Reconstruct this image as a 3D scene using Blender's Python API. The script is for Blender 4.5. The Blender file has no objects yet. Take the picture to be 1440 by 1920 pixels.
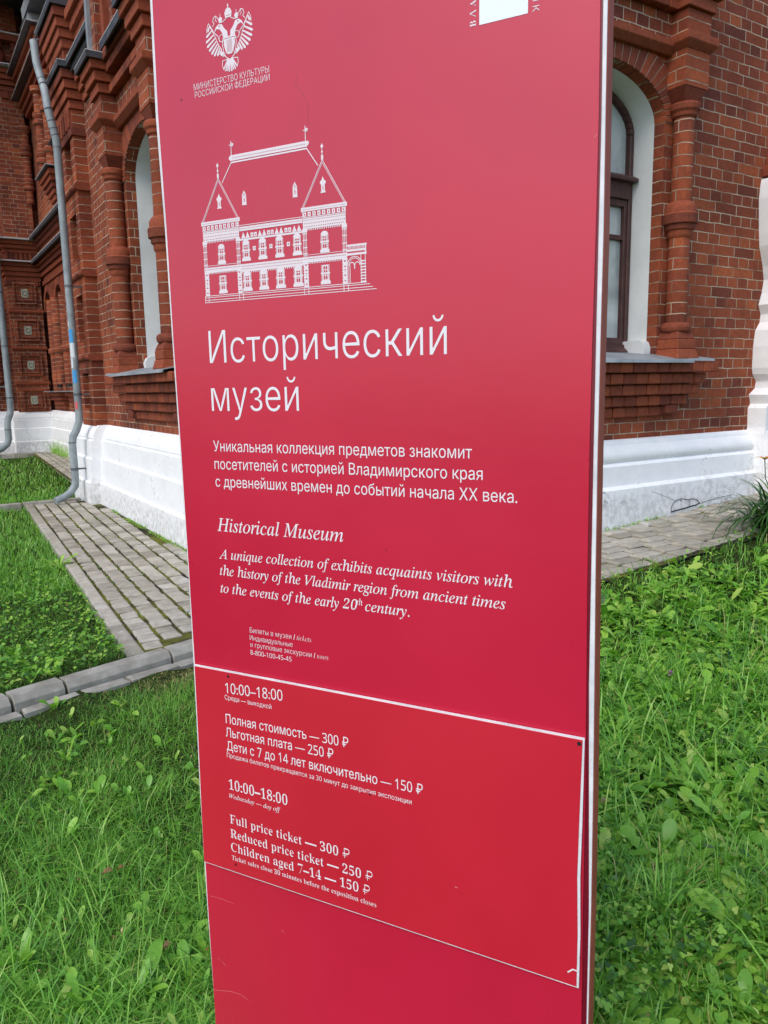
import bpy, bmesh, math, random
import numpy as np
from mathutils import Matrix, Vector, geometry as mgeo
random.seed(7); rng = np.random.default_rng(11)
PI = math.pi
sc = bpy.context.scene
COL = sc.collection

# ---------------------------------------------------------------- camera
F_PX, CX, CY, CAM_H = 1430.0, 720.0, 960.0, 1.30          # photograph: 1440 x 1920 pixels
_dn = np.array([159.0, 8690.0, F_PX]); _dn /= np.linalg.norm(_dn)
_up = -_dn
_fw = np.array([0, 0, 1.0]) - _up[2] * _up; _fw /= np.linalg.norm(_fw)
_rt = np.cross(_fw, _up)
_A = math.radians(58.0)
_Q = np.array([[math.sin(_A), math.cos(_A), 0], [-math.cos(_A), math.sin(_A), 0], [0, 0, 1.0]])
CR = _Q @ np.stack([_rt, _fw, _up])                          # world = CR @ (right, down, forward)
CC = np.array([-1.707, -3.71, CAM_H])
cam = bpy.data.cameras.new('camera'); cam.sensor_fit = 'VERTICAL'; cam.sensor_height = 24
cam.lens = 24 * F_PX / 1920; cam.clip_start = 0.05; cam.clip_end = 2000
cam_ob = bpy.data.objects.new('camera', cam); COL.objects.link(cam_ob)
M = Matrix.Identity(4)
for i in range(3):
    M[i][0] = CR[i, 0]; M[i][1] = -CR[i, 1]; M[i][2] = -CR[i, 2]; M[i][3] = CC[i]
cam_ob.matrix_world = M
sc.camera = cam_ob

# ---------------------------------------------------------------- world, sun, exposure
SUN_EL, SUN_AZ_DIR = math.radians(50), (-0.90, -0.43)        # horizontal direction towards the sun
w = bpy.data.worlds.new('World'); sc.world = w; w.use_nodes = True
wn = w.node_tree; bg = wn.nodes['Background']
sky = wn.nodes.new('ShaderNodeTexSky'); sky.sky_type = 'NISHITA'; sky.sun_disc = False
sky.sun_elevation = SUN_EL; sky.sun_rotation = math.atan2(SUN_AZ_DIR[0], SUN_AZ_DIR[1])
sky.air_density = 1.0; sky.dust_density = 1.8; sky.ozone_density = 1.0
wn.links.new(sky.outputs[0], bg.inputs[0]); bg.inputs[1].default_value = 0.15
sun = bpy.data.lights.new('sun', 'SUN'); sun.energy = .85; sun.angle = math.radians(32); sun.color = (1.0, 0.95, 0.88)
sun_ob = bpy.data.objects.new('sun', sun); COL.objects.link(sun_ob)
_sd = Vector((SUN_AZ_DIR[0] * math.cos(SUN_EL), SUN_AZ_DIR[1] * math.cos(SUN_EL), math.sin(SUN_EL)))
sun_ob.rotation_euler = _sd.to_track_quat('Z', 'Y').to_euler()
sun_ob.location = (-6, -4, 9)
vs = sc.view_settings; vs.view_transform = 'Standard'; vs.look = 'None'; vs.gamma = 1; vs.exposure = 0.72

# ---------------------------------------------------------------- helpers
def ray(px, py): return CR @ np.array([(px - CX) / F_PX, (py - CY) / F_PX, 1.0])
def gpt(px, py, z):
    d = ray(px, py); return CC + d * ((z - CC[2]) / d[2])

def tag(o, label=None, cat=None, group=None, kind=None):
    if label: o['label'] = label
    if cat: o['category'] = cat
    if group: o['group'] = group
    if kind: o['kind'] = kind
    return o
def empty(name, loc=(0, 0, 0), parent=None):
    o = bpy.data.objects.new(name, None); COL.objects.link(o); o.empty_display_size = .1
    o.location = loc
    if parent: o.parent = parent
    return o

class MB:
    """collects shapes and links them as ONE mesh; fr maps (u, n, z) to the world"""
    def __init__(s, fr=None): s.v = []; s.f = []; s.parts = []; s.fr = fr or (lambda a, b, c: (a, b, c))
    def add(s, vs, fs):
        b = len(s.v); s.v += [s.fr(*p) for p in vs]; s.parts.append((b, len(s.v), len(s.f), len(s.f)+len(fs))); s.f += [[b + i for i in f] for f in fs]; return s
    def box(s, a0, a1, b0, b1, c0, c1):
        return s.add([(a0,b0,c0),(a1,b0,c0),(a1,b1,c0),(a0,b1,c0),(a0,b0,c1),(a1,b0,c1),(a1,b1,c1),(a0,b1,c1)],
              [(0,3,2,1),(4,5,6,7),(0,1,5,4),(1,2,6,5),(2,3,7,6),(3,0,4,7)])
    def frust(s, lo, hi, c0, c1):     # lo, hi = (a0,a1,b0,b1)
        a, b = lo, hi
        return s.add([(a[0],a[2],c0),(a[1],a[2],c0),(a[1],a[3],c0),(a[0],a[3],c0),(b[0],b[2],c1),(b[1],b[2],c1),(b[1],b[3],c1),(b[0],b[3],c1)],
              [(0,3,2,1),(4,5,6,7),(0,1,5,4),(1,2,6,5),(2,3,7,6),(3,0,4,7)])
    def prof(s, pts, u0, u1):         # closed profile of (n, z) run along u
        k = len(pts)
        vs = [(u0, p[0], p[1]) for p in pts] + [(u1, p[0], p[1]) for p in pts]
        fs = [(i, (i+1) % k, k + (i+1) % k, k + i) for i in range(k)] + [tuple(range(k))[::-1], tuple(range(k, 2*k))]
        return s.add(vs, fs)
    def slab(s, pts, n0, n1):         # outline of (u, z) given depth n0..n1
        k = len(pts)
        vs = [(p[0], n0, p[1]) for p in pts] + [(p[0], n1, p[1]) for p in pts]
        fs = [(i, (i+1) % k, k + (i+1) % k, k + i) for i in range(k)] + [tuple(range(k))[::-1], tuple(range(k, 2*k))]
        return s.add(vs, fs)
    def lathe(s, prof, cu, cn, segs=20):   # prof of (r, z)
        vs, fs = [], []
        for r, z in prof:
            for j in range(segs):
                a = 2*PI*j/segs; vs.append((cu + r*math.cos(a), cn + r*math.sin(a), z))
        for i in range(len(prof)-1):
            for j in range(segs):
                j2 = (j+1) % segs
                fs.append((i*segs+j, i*segs+j2, (i+1)*segs+j2, (i+1)*segs+j))
        fs.append(tuple(range(segs))[::-1]); fs.append(tuple(range((len(prof)-1)*segs, len(prof)*segs)))
        return s.add(vs, fs)
    def tube(s, path, r, segs=14):
        P = [Vector(p) for p in path]; vs, fs = [], []
        ref = Vector((0.3, 0.9, 0.1)).normalized()
        for i, p in enumerate(P):
            t = ((P[min(i+1, len(P)-1)] - P[max(i-1, 0)])).normalized()
            a = t.cross(ref).normalized(); b = t.cross(a)
            rr = r[i] if isinstance(r, (list, tuple)) else r
            for j in range(segs):
                an = 2*PI*j/segs; vs.append(tuple(p + a*rr*math.cos(an) + b*rr*math.sin(an)))
        for i in range(len(P)-1):
            for j in range(segs):
                j2 = (j+1) % segs; fs.append((i*segs+j, i*segs+j2, (i+1)*segs+j2, (i+1)*segs+j))
        fs.append(tuple(range(segs))[::-1]); fs.append(tuple(range((len(P)-1)*segs, len(P)*segs)))
        return s.add(vs, fs)
    def clusters(s, tol=.014):
        """groups of shapes whose boxes touch; pieces that stand apart become objects of their own"""
        n = len(s.parts); lo = [np.min(s.v[p[0]:p[1]], 0) - tol/2 for p in s.parts]; hi = [np.max(s.v[p[0]:p[1]], 0) + tol/2 for p in s.parts]
        g = list(range(n))
        def find(a):
            while g[a] != a: g[a] = g[g[a]]; a = g[a]
            return a
        for a in range(n):
            for b in range(a):
                if np.all(lo[a] <= hi[b]) and np.all(lo[b] <= hi[a]): g[find(a)] = find(b)
        out = {}
        for a in range(n): out.setdefault(find(a), []).append(a)
        return list(out.values())
    def build(s, name, mat, parent=None, bevel=0, smooth=False, seg=1, split=True):
        if parent is not None and split and 1 < len(s.parts) < 90:
            cl = s.clusters()
            if 1 < len(cl) <= 24:
                first = None
                for c in cl:
                    m = MB()
                    for k in c:
                        a, b, f0, f1 = s.parts[k]; m.add(s.v[a:b], [[i - a for i in f] for f in s.f[f0:f1]])
                    o = m.build(name, mat, parent, bevel, smooth, seg, False); first = first or o
                return first
        me = bpy.data.meshes.new(name); me.from_pydata(s.v, [], s.f); me.validate()
        bm = bmesh.new(); bm.from_mesh(me); bmesh.ops.recalc_face_normals(bm, faces=bm.faces)
        bm.to_mesh(me); bm.free()
        me.materials.append(mat)
        o = bpy.data.objects.new(name, me); COL.objects.link(o)
        if parent: o.parent = parent
        if smooth:
            me.polygons.foreach_set('use_smooth', [True]*len(me.polygons))
            try: me.set_sharp_from_angle(angle=math.radians(40))
            except Exception: pass
        if bevel:
            b = o.modifiers.new('bevel', 'BEVEL'); b.width = bevel; b.segments = seg; b.limit_method = 'ANGLE'; b.angle_limit = math.radians(35)
        return o

# ---------------------------------------------------------------- materials
def new_mat(name):
    m = bpy.data.materials.new(name); m.use_nodes = True
    nt = m.node_tree; return m, nt, nt.nodes['Principled BSDF']
def N(nt, t, **kw):
    n = nt.nodes.new(t)
    for k, v in kw.items():
        if k in n.inputs.keys(): n.inputs[k].default_value = v
        else: setattr(n, k, v)
    return n
def ramp(nt, stops):
    r = nt.nodes.new('ShaderNodeValToRGB'); e = r.color_ramp.elements
    while len(e) < len(stops): e.new(.5)
    for i, (p, c) in enumerate(stops): e[i].position = p; e[i].color = (*c, 1) if len(c) == 3 else c
    return r
def mixc(nt, a, b, fac, mode='MIX'):
    m = nt.nodes.new('ShaderNodeMix'); m.data_type = 'RGBA'; m.blend_type = mode
    for sock, val in ((m.inputs[6], a), (m.inputs[7], b), (m.inputs[0], fac)):
        if hasattr(val, 'links'): nt.links.new(val, sock)
        else: sock.default_value = (*val, 1) if isinstance(val, tuple) and len(val) == 3 else val
    return m.outputs[2]
def bump(nt, b, h, dist, strength=1.0, normal=None):
    n = nt.nodes.new('ShaderNodeBump'); n.inputs['Strength'].default_value = strength; n.inputs['Distance'].default_value = dist
    nt.links.new(h, n.inputs['Height'])
    if normal: nt.links.new(normal, n.inputs['Normal'])
    if b: nt.links.new(n.outputs[0], b.inputs['Normal'])
    return n.outputs[0]

def wall_uv(nt, wob=0.0075):
    g = N(nt, 'ShaderNodeNewGeometry'); sp = N(nt, 'ShaderNodeSeparateXYZ'); sn = N(nt, 'ShaderNodeSeparateXYZ')
    nt.links.new(g.outputs['Position'], sp.inputs[0]); nt.links.new(g.outputs['True Normal'], sn.inputs[0])
    ab = N(nt, 'ShaderNodeMath', operation='ABSOLUTE'); nt.links.new(sn.outputs[0], ab.inputs[0])
    gt = N(nt, 'ShaderNodeMath', operation='GREATER_THAN'); nt.links.new(ab.outputs[0], gt.inputs[0]); gt.inputs[1].default_value = .6
    mx = N(nt, 'ShaderNodeMix'); nt.links.new(gt.outputs[0], mx.inputs[0]); nt.links.new(sp.outputs[0], mx.inputs[2]); nt.links.new(sp.outputs[1], mx.inputs[3])
    cb = N(nt, 'ShaderNodeCombineXYZ'); nt.links.new(mx.outputs[0], cb.inputs[0]); nt.links.new(sp.outputs[2], cb.inputs[1])
    ns = N(nt, 'ShaderNodeTexNoise', Scale=9.0, Detail=2.0); nt.links.new(g.outputs['Position'], ns.inputs[0])
    sub = N(nt, 'ShaderNodeVectorMath', operation='SUBTRACT'); nt.links.new(ns.outputs['Color'], sub.inputs[0]); sub.inputs[1].default_value = (.5, .5, .5)
    scl = N(nt, 'ShaderNodeVectorMath', operation='SCALE'); nt.links.new(sub.outputs[0], scl.inputs[0]); scl.inputs['Scale'].default_value = wob*2
    ad = N(nt, 'ShaderNodeVectorMath', operation='ADD'); nt.links.new(cb.outputs[0], ad.inputs[0]); nt.links.new(scl.outputs[0], ad.inputs[1])
    return g, ad.outputs[0]

def brick_mat(name, bw=.262, row=.0775, mort=.0044, squash=.5, off=.5, dark=1.0):
    m, nt, b = new_mat(name)
    g, uv = wall_uv(nt)
    br = N(nt, 'ShaderNodeTexBrick', offset=off, offset_frequency=2, squash=squash, squash_frequency=2)
    nt.links.new(uv, br.inputs['Vector'])
    br.inputs['Scale'].default_value = 1; br.inputs['Mortar Size'].default_value = mort; br.inputs['Mortar Smooth'].default_value = .25
    br.inputs['Bias'].default_value = 0; br.inputs['Brick Width'].default_value = bw; br.inputs['Row Height'].default_value = row
    br.inputs['Color1'].default_value = (0, 0, 0, 1); br.inputs['Color2'].default_value = (1, 1, 1, 1); br.inputs['Mortar'].default_value = (.5, .5, .5, 1)
    cr = ramp(nt, [(0, (.165*dark, .044*dark, .028*dark)), (.2, (.245*dark, .060*dark, .030*dark)), (.75, (.315*dark, .076*dark, .033*dark)), (1, (.40*dark, .105*dark, .040*dark))])
    nt.links.new(br.outputs['Color'], cr.inputs[0])
    n1 = N(nt, 'ShaderNodeTexNoise', Scale=26.0, Detail=6.0, Roughness=.7); nt.links.new(g.outputs['Position'], n1.inputs[0])
    r1 = ramp(nt, [(.25, (.55, .55, .55)), (.7, (1.15, 1.12, 1.08))]); nt.links.new(n1.outputs[0], r1.inputs[0])
    c1 = mixc(nt, cr.outputs[0], r1.outputs[0], .8, 'MULTIPLY')
    n2 = N(nt, 'ShaderNodeTexNoise', Scale=1.7, Detail=4.0); nt.links.new(g.outputs['Position'], n2.inputs[0])
    r2 = ramp(nt, [(.33, (.66, .65, .66)), (.66, (1.15, 1.12, 1.08))]); nt.links.new(n2.outputs[0], r2.inputs[0])
    c2 = mixc(nt, c1, r2.outputs[0], .9, 'MULTIPLY')
    n4 = N(nt, 'ShaderNodeTexNoise', Scale=90.0, Detail=2.0); nt.links.new(g.outputs['Position'], n4.inputs[0])
    r4 = ramp(nt, [(.27, (1, 1, 1)), (.34, (0, 0, 0))]); nt.links.new(n4.outputs[0], r4.inputs[0])   # dark pits
    c2 = mixc(nt, c2, (.05, .018, .014), r4.outputs[0])
    n3 = N(nt, 'ShaderNodeTexNoise', Scale=6.0, Detail=5.0); nt.links.new(g.outputs['Position'], n3.inputs[0])
    rm = ramp(nt, [(.32, (.20, .11, .07)), (.62, (.50, .39, .28))]); nt.links.new(n3.outputs[0], rm.inputs[0])
    c3 = mixc(nt, c2, rm.outputs[0], br.outputs['Fac'])
    nt.links.new(c3, b.inputs['Base Color']); b.inputs['Roughness'].default_value = .85; b.inputs['Specular IOR Level'].default_value = .25
    inv = N(nt, 'ShaderNodeMath', operation='SUBTRACT'); inv.inputs[0].default_value = 1; nt.links.new(br.outputs['Fac'], inv.inputs[1])
    h = N(nt, 'ShaderNodeMath', operation='MULTIPLY_ADD'); nt.links.new(n1.outputs[0], h.inputs[0]); h.inputs[1].default_value = .35; nt.links.new(inv.outputs[0], h.inputs[2])
    bump(nt, b, h.outputs[0], .006, .9)
    return m
M_BRICK = brick_mat('brick_wall')
M_COURSE = brick_mat('brick_courses', bw=7.3, squash=1.0, mort=.0042)
M_HEAD = brick_mat('brick_headers', bw=.128, squash=1.0)
def brick_island(name, dark=1.0):
    m, nt, b = new_mat(name)
    g = N(nt, 'ShaderNodeNewGeometry')
    cr = ramp(nt, [(0, (.165*dark, .044*dark, .027*dark)), (.6, (.25*dark, .062*dark, .031*dark)), (1, (.32*dark, .080*dark, .036*dark))]); nt.links.new(g.outputs['Random Per Island'], cr.inputs[0])
    n1 = N(nt, 'ShaderNodeTexNoise', Scale=30.0, Detail=6.0, Roughness=.7); nt.links.new(g.outputs['Position'], n1.inputs[0])
    r1 = ramp(nt, [(.25, (.5, .5, .5)), (.7, (1.15, 1.1, 1.08))]); nt.links.new(n1.outputs[0], r1.inputs[0])
    nt.links.new(mixc(nt, cr.outputs[0], r1.outputs[0], .8, 'MULTIPLY'), b.inputs['Base Color'])
    b.inputs['Roughness'].default_value = .85; b.inputs['Specular IOR Level'].default_value = .25
    bump(nt, b, n1.outputs[0], .003, .7)
    return m
M_MOULD = brick_island('moulded_brick', .98)
M_VOUS = brick_island('arch_brick', 1.0)

def noisy(name, c0, c1, scale=8, rough=.7, bd=.002, spec=.4, detail=6.0, lo=.35, hi=.65, metallic=0):
    m, nt, b = new_mat(name)
    g = N(nt, 'ShaderNodeNewGeometry')
    n = N(nt, 'ShaderNodeTexNoise', Scale=float(scale), Detail=detail, Roughness=.65); nt.links.new(g.outputs['Position'], n.inputs[0])
    r = ramp(nt, [(lo, c0), (hi, c1)]); nt.links.new(n.outputs[0], r.inputs[0]); nt.links.new(r.outputs[0], b.inputs['Base Color'])
    b.inputs['Roughness'].default_value = rough; b.inputs['Specular IOR Level'].default_value = spec; b.inputs['Metallic'].default_value = metallic
    if bd: bump(nt, b, n.outputs[0], bd, .8)
    return m
def plinth_mat():
    m, nt, b = new_mat('white_plaster')
    g = N(nt, 'ShaderNodeNewGeometry'); sp = N(nt, 'ShaderNodeSeparateXYZ'); nt.links.new(g.outputs['Position'], sp.inputs[0])
    n = N(nt, 'ShaderNodeTexNoise', Scale=3.5, Detail=8.0, Roughness=.7); nt.links.new(g.outputs['Position'], n.inputs[0])
    r = ramp(nt, [(.3, (.78, .79, .80)), (.6, (.88, .88, .88))]); nt.links.new(n.outputs[0], r.inputs[0])
    # splashed dirt close to the pavement, ragged edge
    h = N(nt, 'ShaderNodeMath', operation='MULTIPLY_ADD'); nt.links.new(n.outputs[0], h.inputs[0]); h.inputs[1].default_value = -.55; nt.links.new(sp.outputs[2], h.inputs[2])
    hx = N(nt, 'ShaderNodeMath', operation='MULTIPLY_ADD'); nt.links.new(sp.outputs[0], hx.inputs[0]); hx.inputs[1].default_value = -.055; nt.links.new(h.outputs[0], hx.inputs[2])
    rd = ramp(nt, [(0.0, (.46, .46, .46)), (.12, (0, 0, 0))])
    nt.links.new(hx.outputs[0], rd.inputs[0])
    n5 = N(nt, 'ShaderNodeTexNoise', Scale=22.0, Detail=6.0); nt.links.new(g.outputs['Position'], n5.inputs[0])
    r5 = ramp(nt, [(.4, (.2, .2, .2)), (.6, (1, 1, 1))]); nt.links.new(n5.outputs[0], r5.inputs[0])
    f = mixc(nt, rd.outputs[0], r5.outputs[0], 1.0, 'MULTIPLY')
    c = mixc(nt, r.outputs[0], (.33, .32, .29), f)
    # hairline cracks
    vo = N(nt, 'ShaderNodeTexVoronoi', feature='DISTANCE_TO_EDGE', Scale=1.6)
    nd = N(nt, 'ShaderNodeTexNoise', Scale=5.0, Detail=6.0); nt.links.new(g.outputs['Position'], nd.inputs[0])
    mv = N(nt, 'ShaderNodeVectorMath', operation='MULTIPLY_ADD'); nt.links.new(nd.outputs['Color'], mv.inputs[0]); mv.inputs[1].default_value = (.4, .4, .4); nt.links.new(g.outputs['Position'], mv.inputs[2])
    nt.links.new(mv.outputs[0], vo.inputs['Vector'])
    rc = ramp(nt, [(.0, (1, 1, 1)), (.006, (0, 0, 0))]); nt.links.new(vo.outputs['Distance'], rc.inputs[0])
    r6 = ramp(nt, [(.52, (0, 0, 0)), (.62, (1, 1, 1))]); nt.links.new(n.outputs[0], r6.inputs[0])
    fc = mixc(nt, rc.outputs[0], r6.outputs[0], 1.0, 'MULTIPLY')
    c = mixc(nt, c, (.25, .25, .25), fc)
    nt.links.new(c, b.inputs['Base Color']); b.inputs['Roughness'].default_value = .75; b.inputs['Specular IOR Level'].default_value = .3
    bump(nt, b, n.outputs[0], .02, .45, bump(nt, None, n5.outputs[0], .004, .5))
    return m
M_WHITE = plinth_mat()
M_REVEAL = noisy('white_reveal', (.62, .64, .63), (.72, .74, .73), 3, .8, .004)
M_ZINC = noisy('galvanised_sheet', (.20, .22, .235), (.33, .355, .37), 5, .5, .001, .5)
M_DARKSHEET = noisy('dark_roof_sheet', (.035, .037, .045), (.07, .072, .08), 7, .5, .001, .5)
M_LIP = noisy('flashing_lip', (.42, .43, .42), (.56, .56, .54), 9, .5, 0, .5)
M_PIPE = noisy('painted_pipe', (.19, .225, .235), (.31, .36, .37), 7, .5, .001, .45)
M_PIPEDK = noisy('pipe_seam', (.08, .09, .1), (.14, .15, .16), 4, .5, 0)
M_FRAME = noisy('brown_painted_wood', (.05, .020, .018), (.085, .034, .030), 14, .5, .001, .4)
M_DARK = noisy('crack_and_shade_dark', (.008, .007, .007), (.016, .014, .013), 5, .9, 0)  # near-black for cracks, holes and painted shade
def glass_mat():
    m, nt, b = new_mat('window_glass')
    g = N(nt, 'ShaderNodeNewGeometry')
    n = N(nt, 'ShaderNodeTexNoise', Scale=2.2, Detail=3.0, Distortion=1.2); nt.links.new(g.outputs['Position'], n.inputs[0])
    r = ramp(nt, [(.3, (.26, .30, .30)), (.65, (.50, .55, .54))]); nt.links.new(n.outputs[0], r.inputs[0])  # reflected sky and white blinds are put into the pale base colour
    nt.links.new(r.outputs[0], b.inputs['Base Color']); b.inputs['Roughness'].default_value = .05; b.inputs['Specular IOR Level'].default_value = .8
    bump(nt, b, n.outputs[0], .02, .5)
    return m
M_GLASS = glass_mat()
M_TILE = noisy('glazed_tile', (.42, .40, .30), (.55, .53, .42), 30, .25, .001, .5)
M_TILEG = noisy('glazed_green', (.10, .14, .09), (.20, .22, .13), 40, .3, 0, .5)
def paver_mat():
    m, nt, b = new_mat('grey_paver')
    g = N(nt, 'ShaderNodeNewGeometry')
    cr = ramp(nt, [(0, (.29, .265, .21)), (.5, (.40, .37, .305)), (1, (.50, .465, .395))]); nt.links.new(g.outputs['Random Per Island'], cr.inputs[0])
    n = N(nt, 'ShaderNodeTexNoise', Scale=14.0, Detail=8.0, Roughness=.7); nt.links.new(g.outputs['Position'], n.inputs[0])
    r = ramp(nt, [(.3, (.62, .62, .6)), (.68, (1.15, 1.14, 1.12))]); nt.links.new(n.outputs[0], r.inputs[0])
    c = mixc(nt, cr.outputs[0], r.outputs[0], .9, 'MULTIPLY')
    n2 = N(nt, 'ShaderNodeTexNoise', Scale=3.0, Detail=6.0, Roughness=.75); nt.links.new(g.outputs['Position'], n2.inputs[0])
    r2 = ramp(nt, [(.60, (0, 0, 0)), (.70, (.7, .7, .7))]); nt.links.new(n2.outputs[0], r2.inputs[0])
    c = mixc(nt, c, (.60, .60, .57), r2.outputs[0])
    nt.links.new(c, b.inputs['Base Color']); b.inputs['Roughness'].default_value = .6; b.inputs['Specular IOR Level'].default_value = .4
    bump(nt, b, n.outputs[0], .004, .7)
    return m
M_PAVER = paver_mat()
M_KERB = noisy('kerb_concrete', (.22, .205, .17), (.38, .36, .31), 10, .8, .004)
M_JOINT = noisy('mossy_joint', (.025, .023, .014), (.13, .135, .018), 5, .95, .01, .2, 5.0, .42, .60)
def ground_mat():
    m, nt, b = new_mat('lawn_soil')
    g = N(nt, 'ShaderNodeNewGeometry')
    n = N(nt, 'ShaderNodeTexNoise', Scale=6.0, Detail=8.0, Roughness=.7); nt.links.new(g.outputs['Position'], n.inputs[0])
    r = ramp(nt, [(.35, (.018, .026, .007)), (.55, (.03, .05, .010)), (.7, (.05, .035, .02))]); nt.links.new(n.outputs[0], r.inputs[0])
    nt.links.new(r.outputs[0], b.inputs['Base Color']); b.inputs['Roughness'].default_value = 1; b.inputs['Specular IOR Level'].default_value = .1
    bump(nt, b, n.outputs[0], .03, 1)
    return m
M_SOIL = ground_mat()
def leaf_mat(name, stops, rough=.36, trans=.25):
    m, nt, b = new_mat(name)
    a = N(nt, 'ShaderNodeAttribute', attribute_name='tint')
    r = ramp(nt, stops); nt.links.new(a.outputs['Fac'], r.inputs[0])
    nt.links.new(r.outputs[0], b.inputs['Base Color']); b.inputs['Roughness'].default_value = rough; b.inputs['Specular IOR Level'].default_value = .5
    tr = N(nt, 'ShaderNodeBsdfTranslucent'); nt.links.new(mixc(nt, r.outputs[0], (1.0, 1.25, .5), 1.0, 'MULTIPLY'), tr.inputs[0])
    ms = N(nt, 'ShaderNodeMixShader'); ms.inputs[0].default_value = trans
    out = [n for n in nt.nodes if n.type == 'OUTPUT_MATERIAL'][0]
    nt.links.new(b.outputs[0], ms.inputs[1]); nt.links.new(tr.outputs[0], ms.inputs[2]); nt.links.new(ms.outputs[0], out.inputs[0])
    return m
M_GRASS = leaf_mat('grass_blade', [(0, (.042, .145, .022)), (.4, (.145, .385, .044)), (.75, (.26, .53, .068)), (.93, (.38, .57, .12)), (1, (.52, .40, .17))], .38, .3)
M_WEED = leaf_mat('broad_leaf', [(0, (.040, .13, .022)), (.45, (.165, .41, .042)), (.8, (.32, .57, .072)), (1, (.43, .59, .12))], .36, .32)
M_LILY = leaf_mat('lily_leaf', [(0, (.020, .070, .014)), (.6, (.045, .15, .024)), (1, (.14, .24, .05))], .4, .15)
M_DRYLEAF = leaf_mat('dry_leaf', [(0, (.20, .085, .035)), (.6, (.36, .20, .09)), (1, (.50, .40, .20))], .7, .15)
def plain(name, col, rough=.5, spec=.5):
    m, nt, b = new_mat(name); b.inputs['Base Color'].default_value = (*col, 1); b.inputs['Roughness'].default_value = rough; b.inputs['Specular IOR Level'].default_value = spec
    return m
def sign_red(name, col, rough=.42):
    m, nt, b = new_mat(name)
    g = N(nt, 'ShaderNodeNewGeometry')
    n = N(nt, 'ShaderNodeTexNoise', Scale=70.0, Detail=3.0); nt.links.new(g.outputs['Position'], n.inputs[0])
    n2 = N(nt, 'ShaderNodeTexNoise', Scale=3.0, Detail=5.0); nt.links.new(g.outputs['Position'], n2.inputs[0])
    r2 = ramp(nt, [(.3, (.93, .93, .93)), (.7, (1.05, 1.05, 1.05))]); nt.links.new(n2.outputs[0], r2.inputs[0])
    nt.links.new(mixc(nt, col, r2.outputs[0], 1.0, 'MULTIPLY'), b.inputs['Base Color'])
    rr = ramp(nt, [(.3, (rough-.05,)*3), (.7, (rough+.07,)*3)]); nt.links.new(n2.outputs[0], rr.inputs[0]); nt.links.new(rr.outputs[0], b.inputs['Roughness'])
    b.inputs['Specular IOR Level'].default_value = .56
    bump(nt, b, n.outputs[0], .0004, .25, bump(nt, None, n2.outputs[0], .004, .25))
    return m
M_RED = sign_red('crimson_vinyl', (.54, .014, .046), .29)
M_PLATE = sign_red('scarlet_plate', (.56, .014, .034), .42)
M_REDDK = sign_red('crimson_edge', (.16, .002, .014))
M_PRINT = plain('white_print', (.78, .76, .79), .5)
M_DRAW = plain('fine_line_print', (.76, .68, .71), .5)
M_PRINTB = plain('white_logo_field', (.80, .86, .90), .45)
M_BACK = noisy('white_composite_edge', (.62, .64, .66), (.80, .80, .82), 20, .5, .0005)
M_BOX = noisy('red_brown_painted_steel', (.36, .075, .045), (.45, .10, .058), 16, .65, .0004, .2)
# ---------------------------------------------------------------- ground levels
def kerb_y(x): return -.25 + .26 * (x + .64)
def sstep(a, b, x):
    t = np.clip((x - a) / (b - a), 0, 1); return t*t*(3-2*t)
def path_z(x): return np.where(x > .3, .11 + .063*(x-.0), .13)          # top of the paving
def ground_z(x, y):
    x = np.asarray(x, float); y = np.asarray(y, float)
    front = .0 + .070*sstep(-1.7, -.45, y)
    right = np.clip(.10 + .063*np.clip(x, -.5, 8), 0, .6)
    front = front + (right - .075) * sstep(-2.4, -.95, y) * sstep(-.6, .4, x)
    front = np.where((y > -.85), np.maximum(front, front), front)
    back = .115
    k = sstep(-.07, -.02, y - kerb_y(x)) * (1 - sstep(-.45, -.25, x))
    z = front*(1-k) + back*k
    pav_l = (x > -.95) & (y > kerb_y(x)) & (x < 1.2)
    pav_r = (x > -.2) & (y > -.80)
    z = np.where(pav_l, np.minimum(z, .08), z)
    z = np.where(pav_r, right - .06, z)
    lump = .010*np.sin(7.3*x+1.1)*np.sin(6.1*y+.4) + .007*np.sin(15*x+9*y) + .005*np.sin(23*x-19*y)
    return z + np.where(pav_l | pav_r, 0, lump)
def axis(lo, hi, step, far):
    a = list(np.arange(lo, hi+1e-6, step)); d = step; x = lo; pre = []
    while x > -far: d *= 1.6; x -= d; pre.append(x)
    d = step; x = hi; post = []
    while x < far: d *= 1.6; x += d; post.append(x)
    return np.array(pre[::-1] + a + post)
gx, gy = axis(-3.6, 5.0, .03, 900), axis(-4.2, 5.6, .03, 900)
XX, YY = np.meshgrid(gx, gy, indexing='ij'); ZZ = ground_z(XX, YY)
nx, ny = len(gx), len(gy)
me = bpy.data.meshes.new('ground')
idx = np.arange(nx*ny).reshape(nx, ny)
fq = np.stack([idx[:-1,:-1], idx[1:,:-1], idx[1:,1:], idx[:-1,1:]], -1).reshape(-1, 4)
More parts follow.
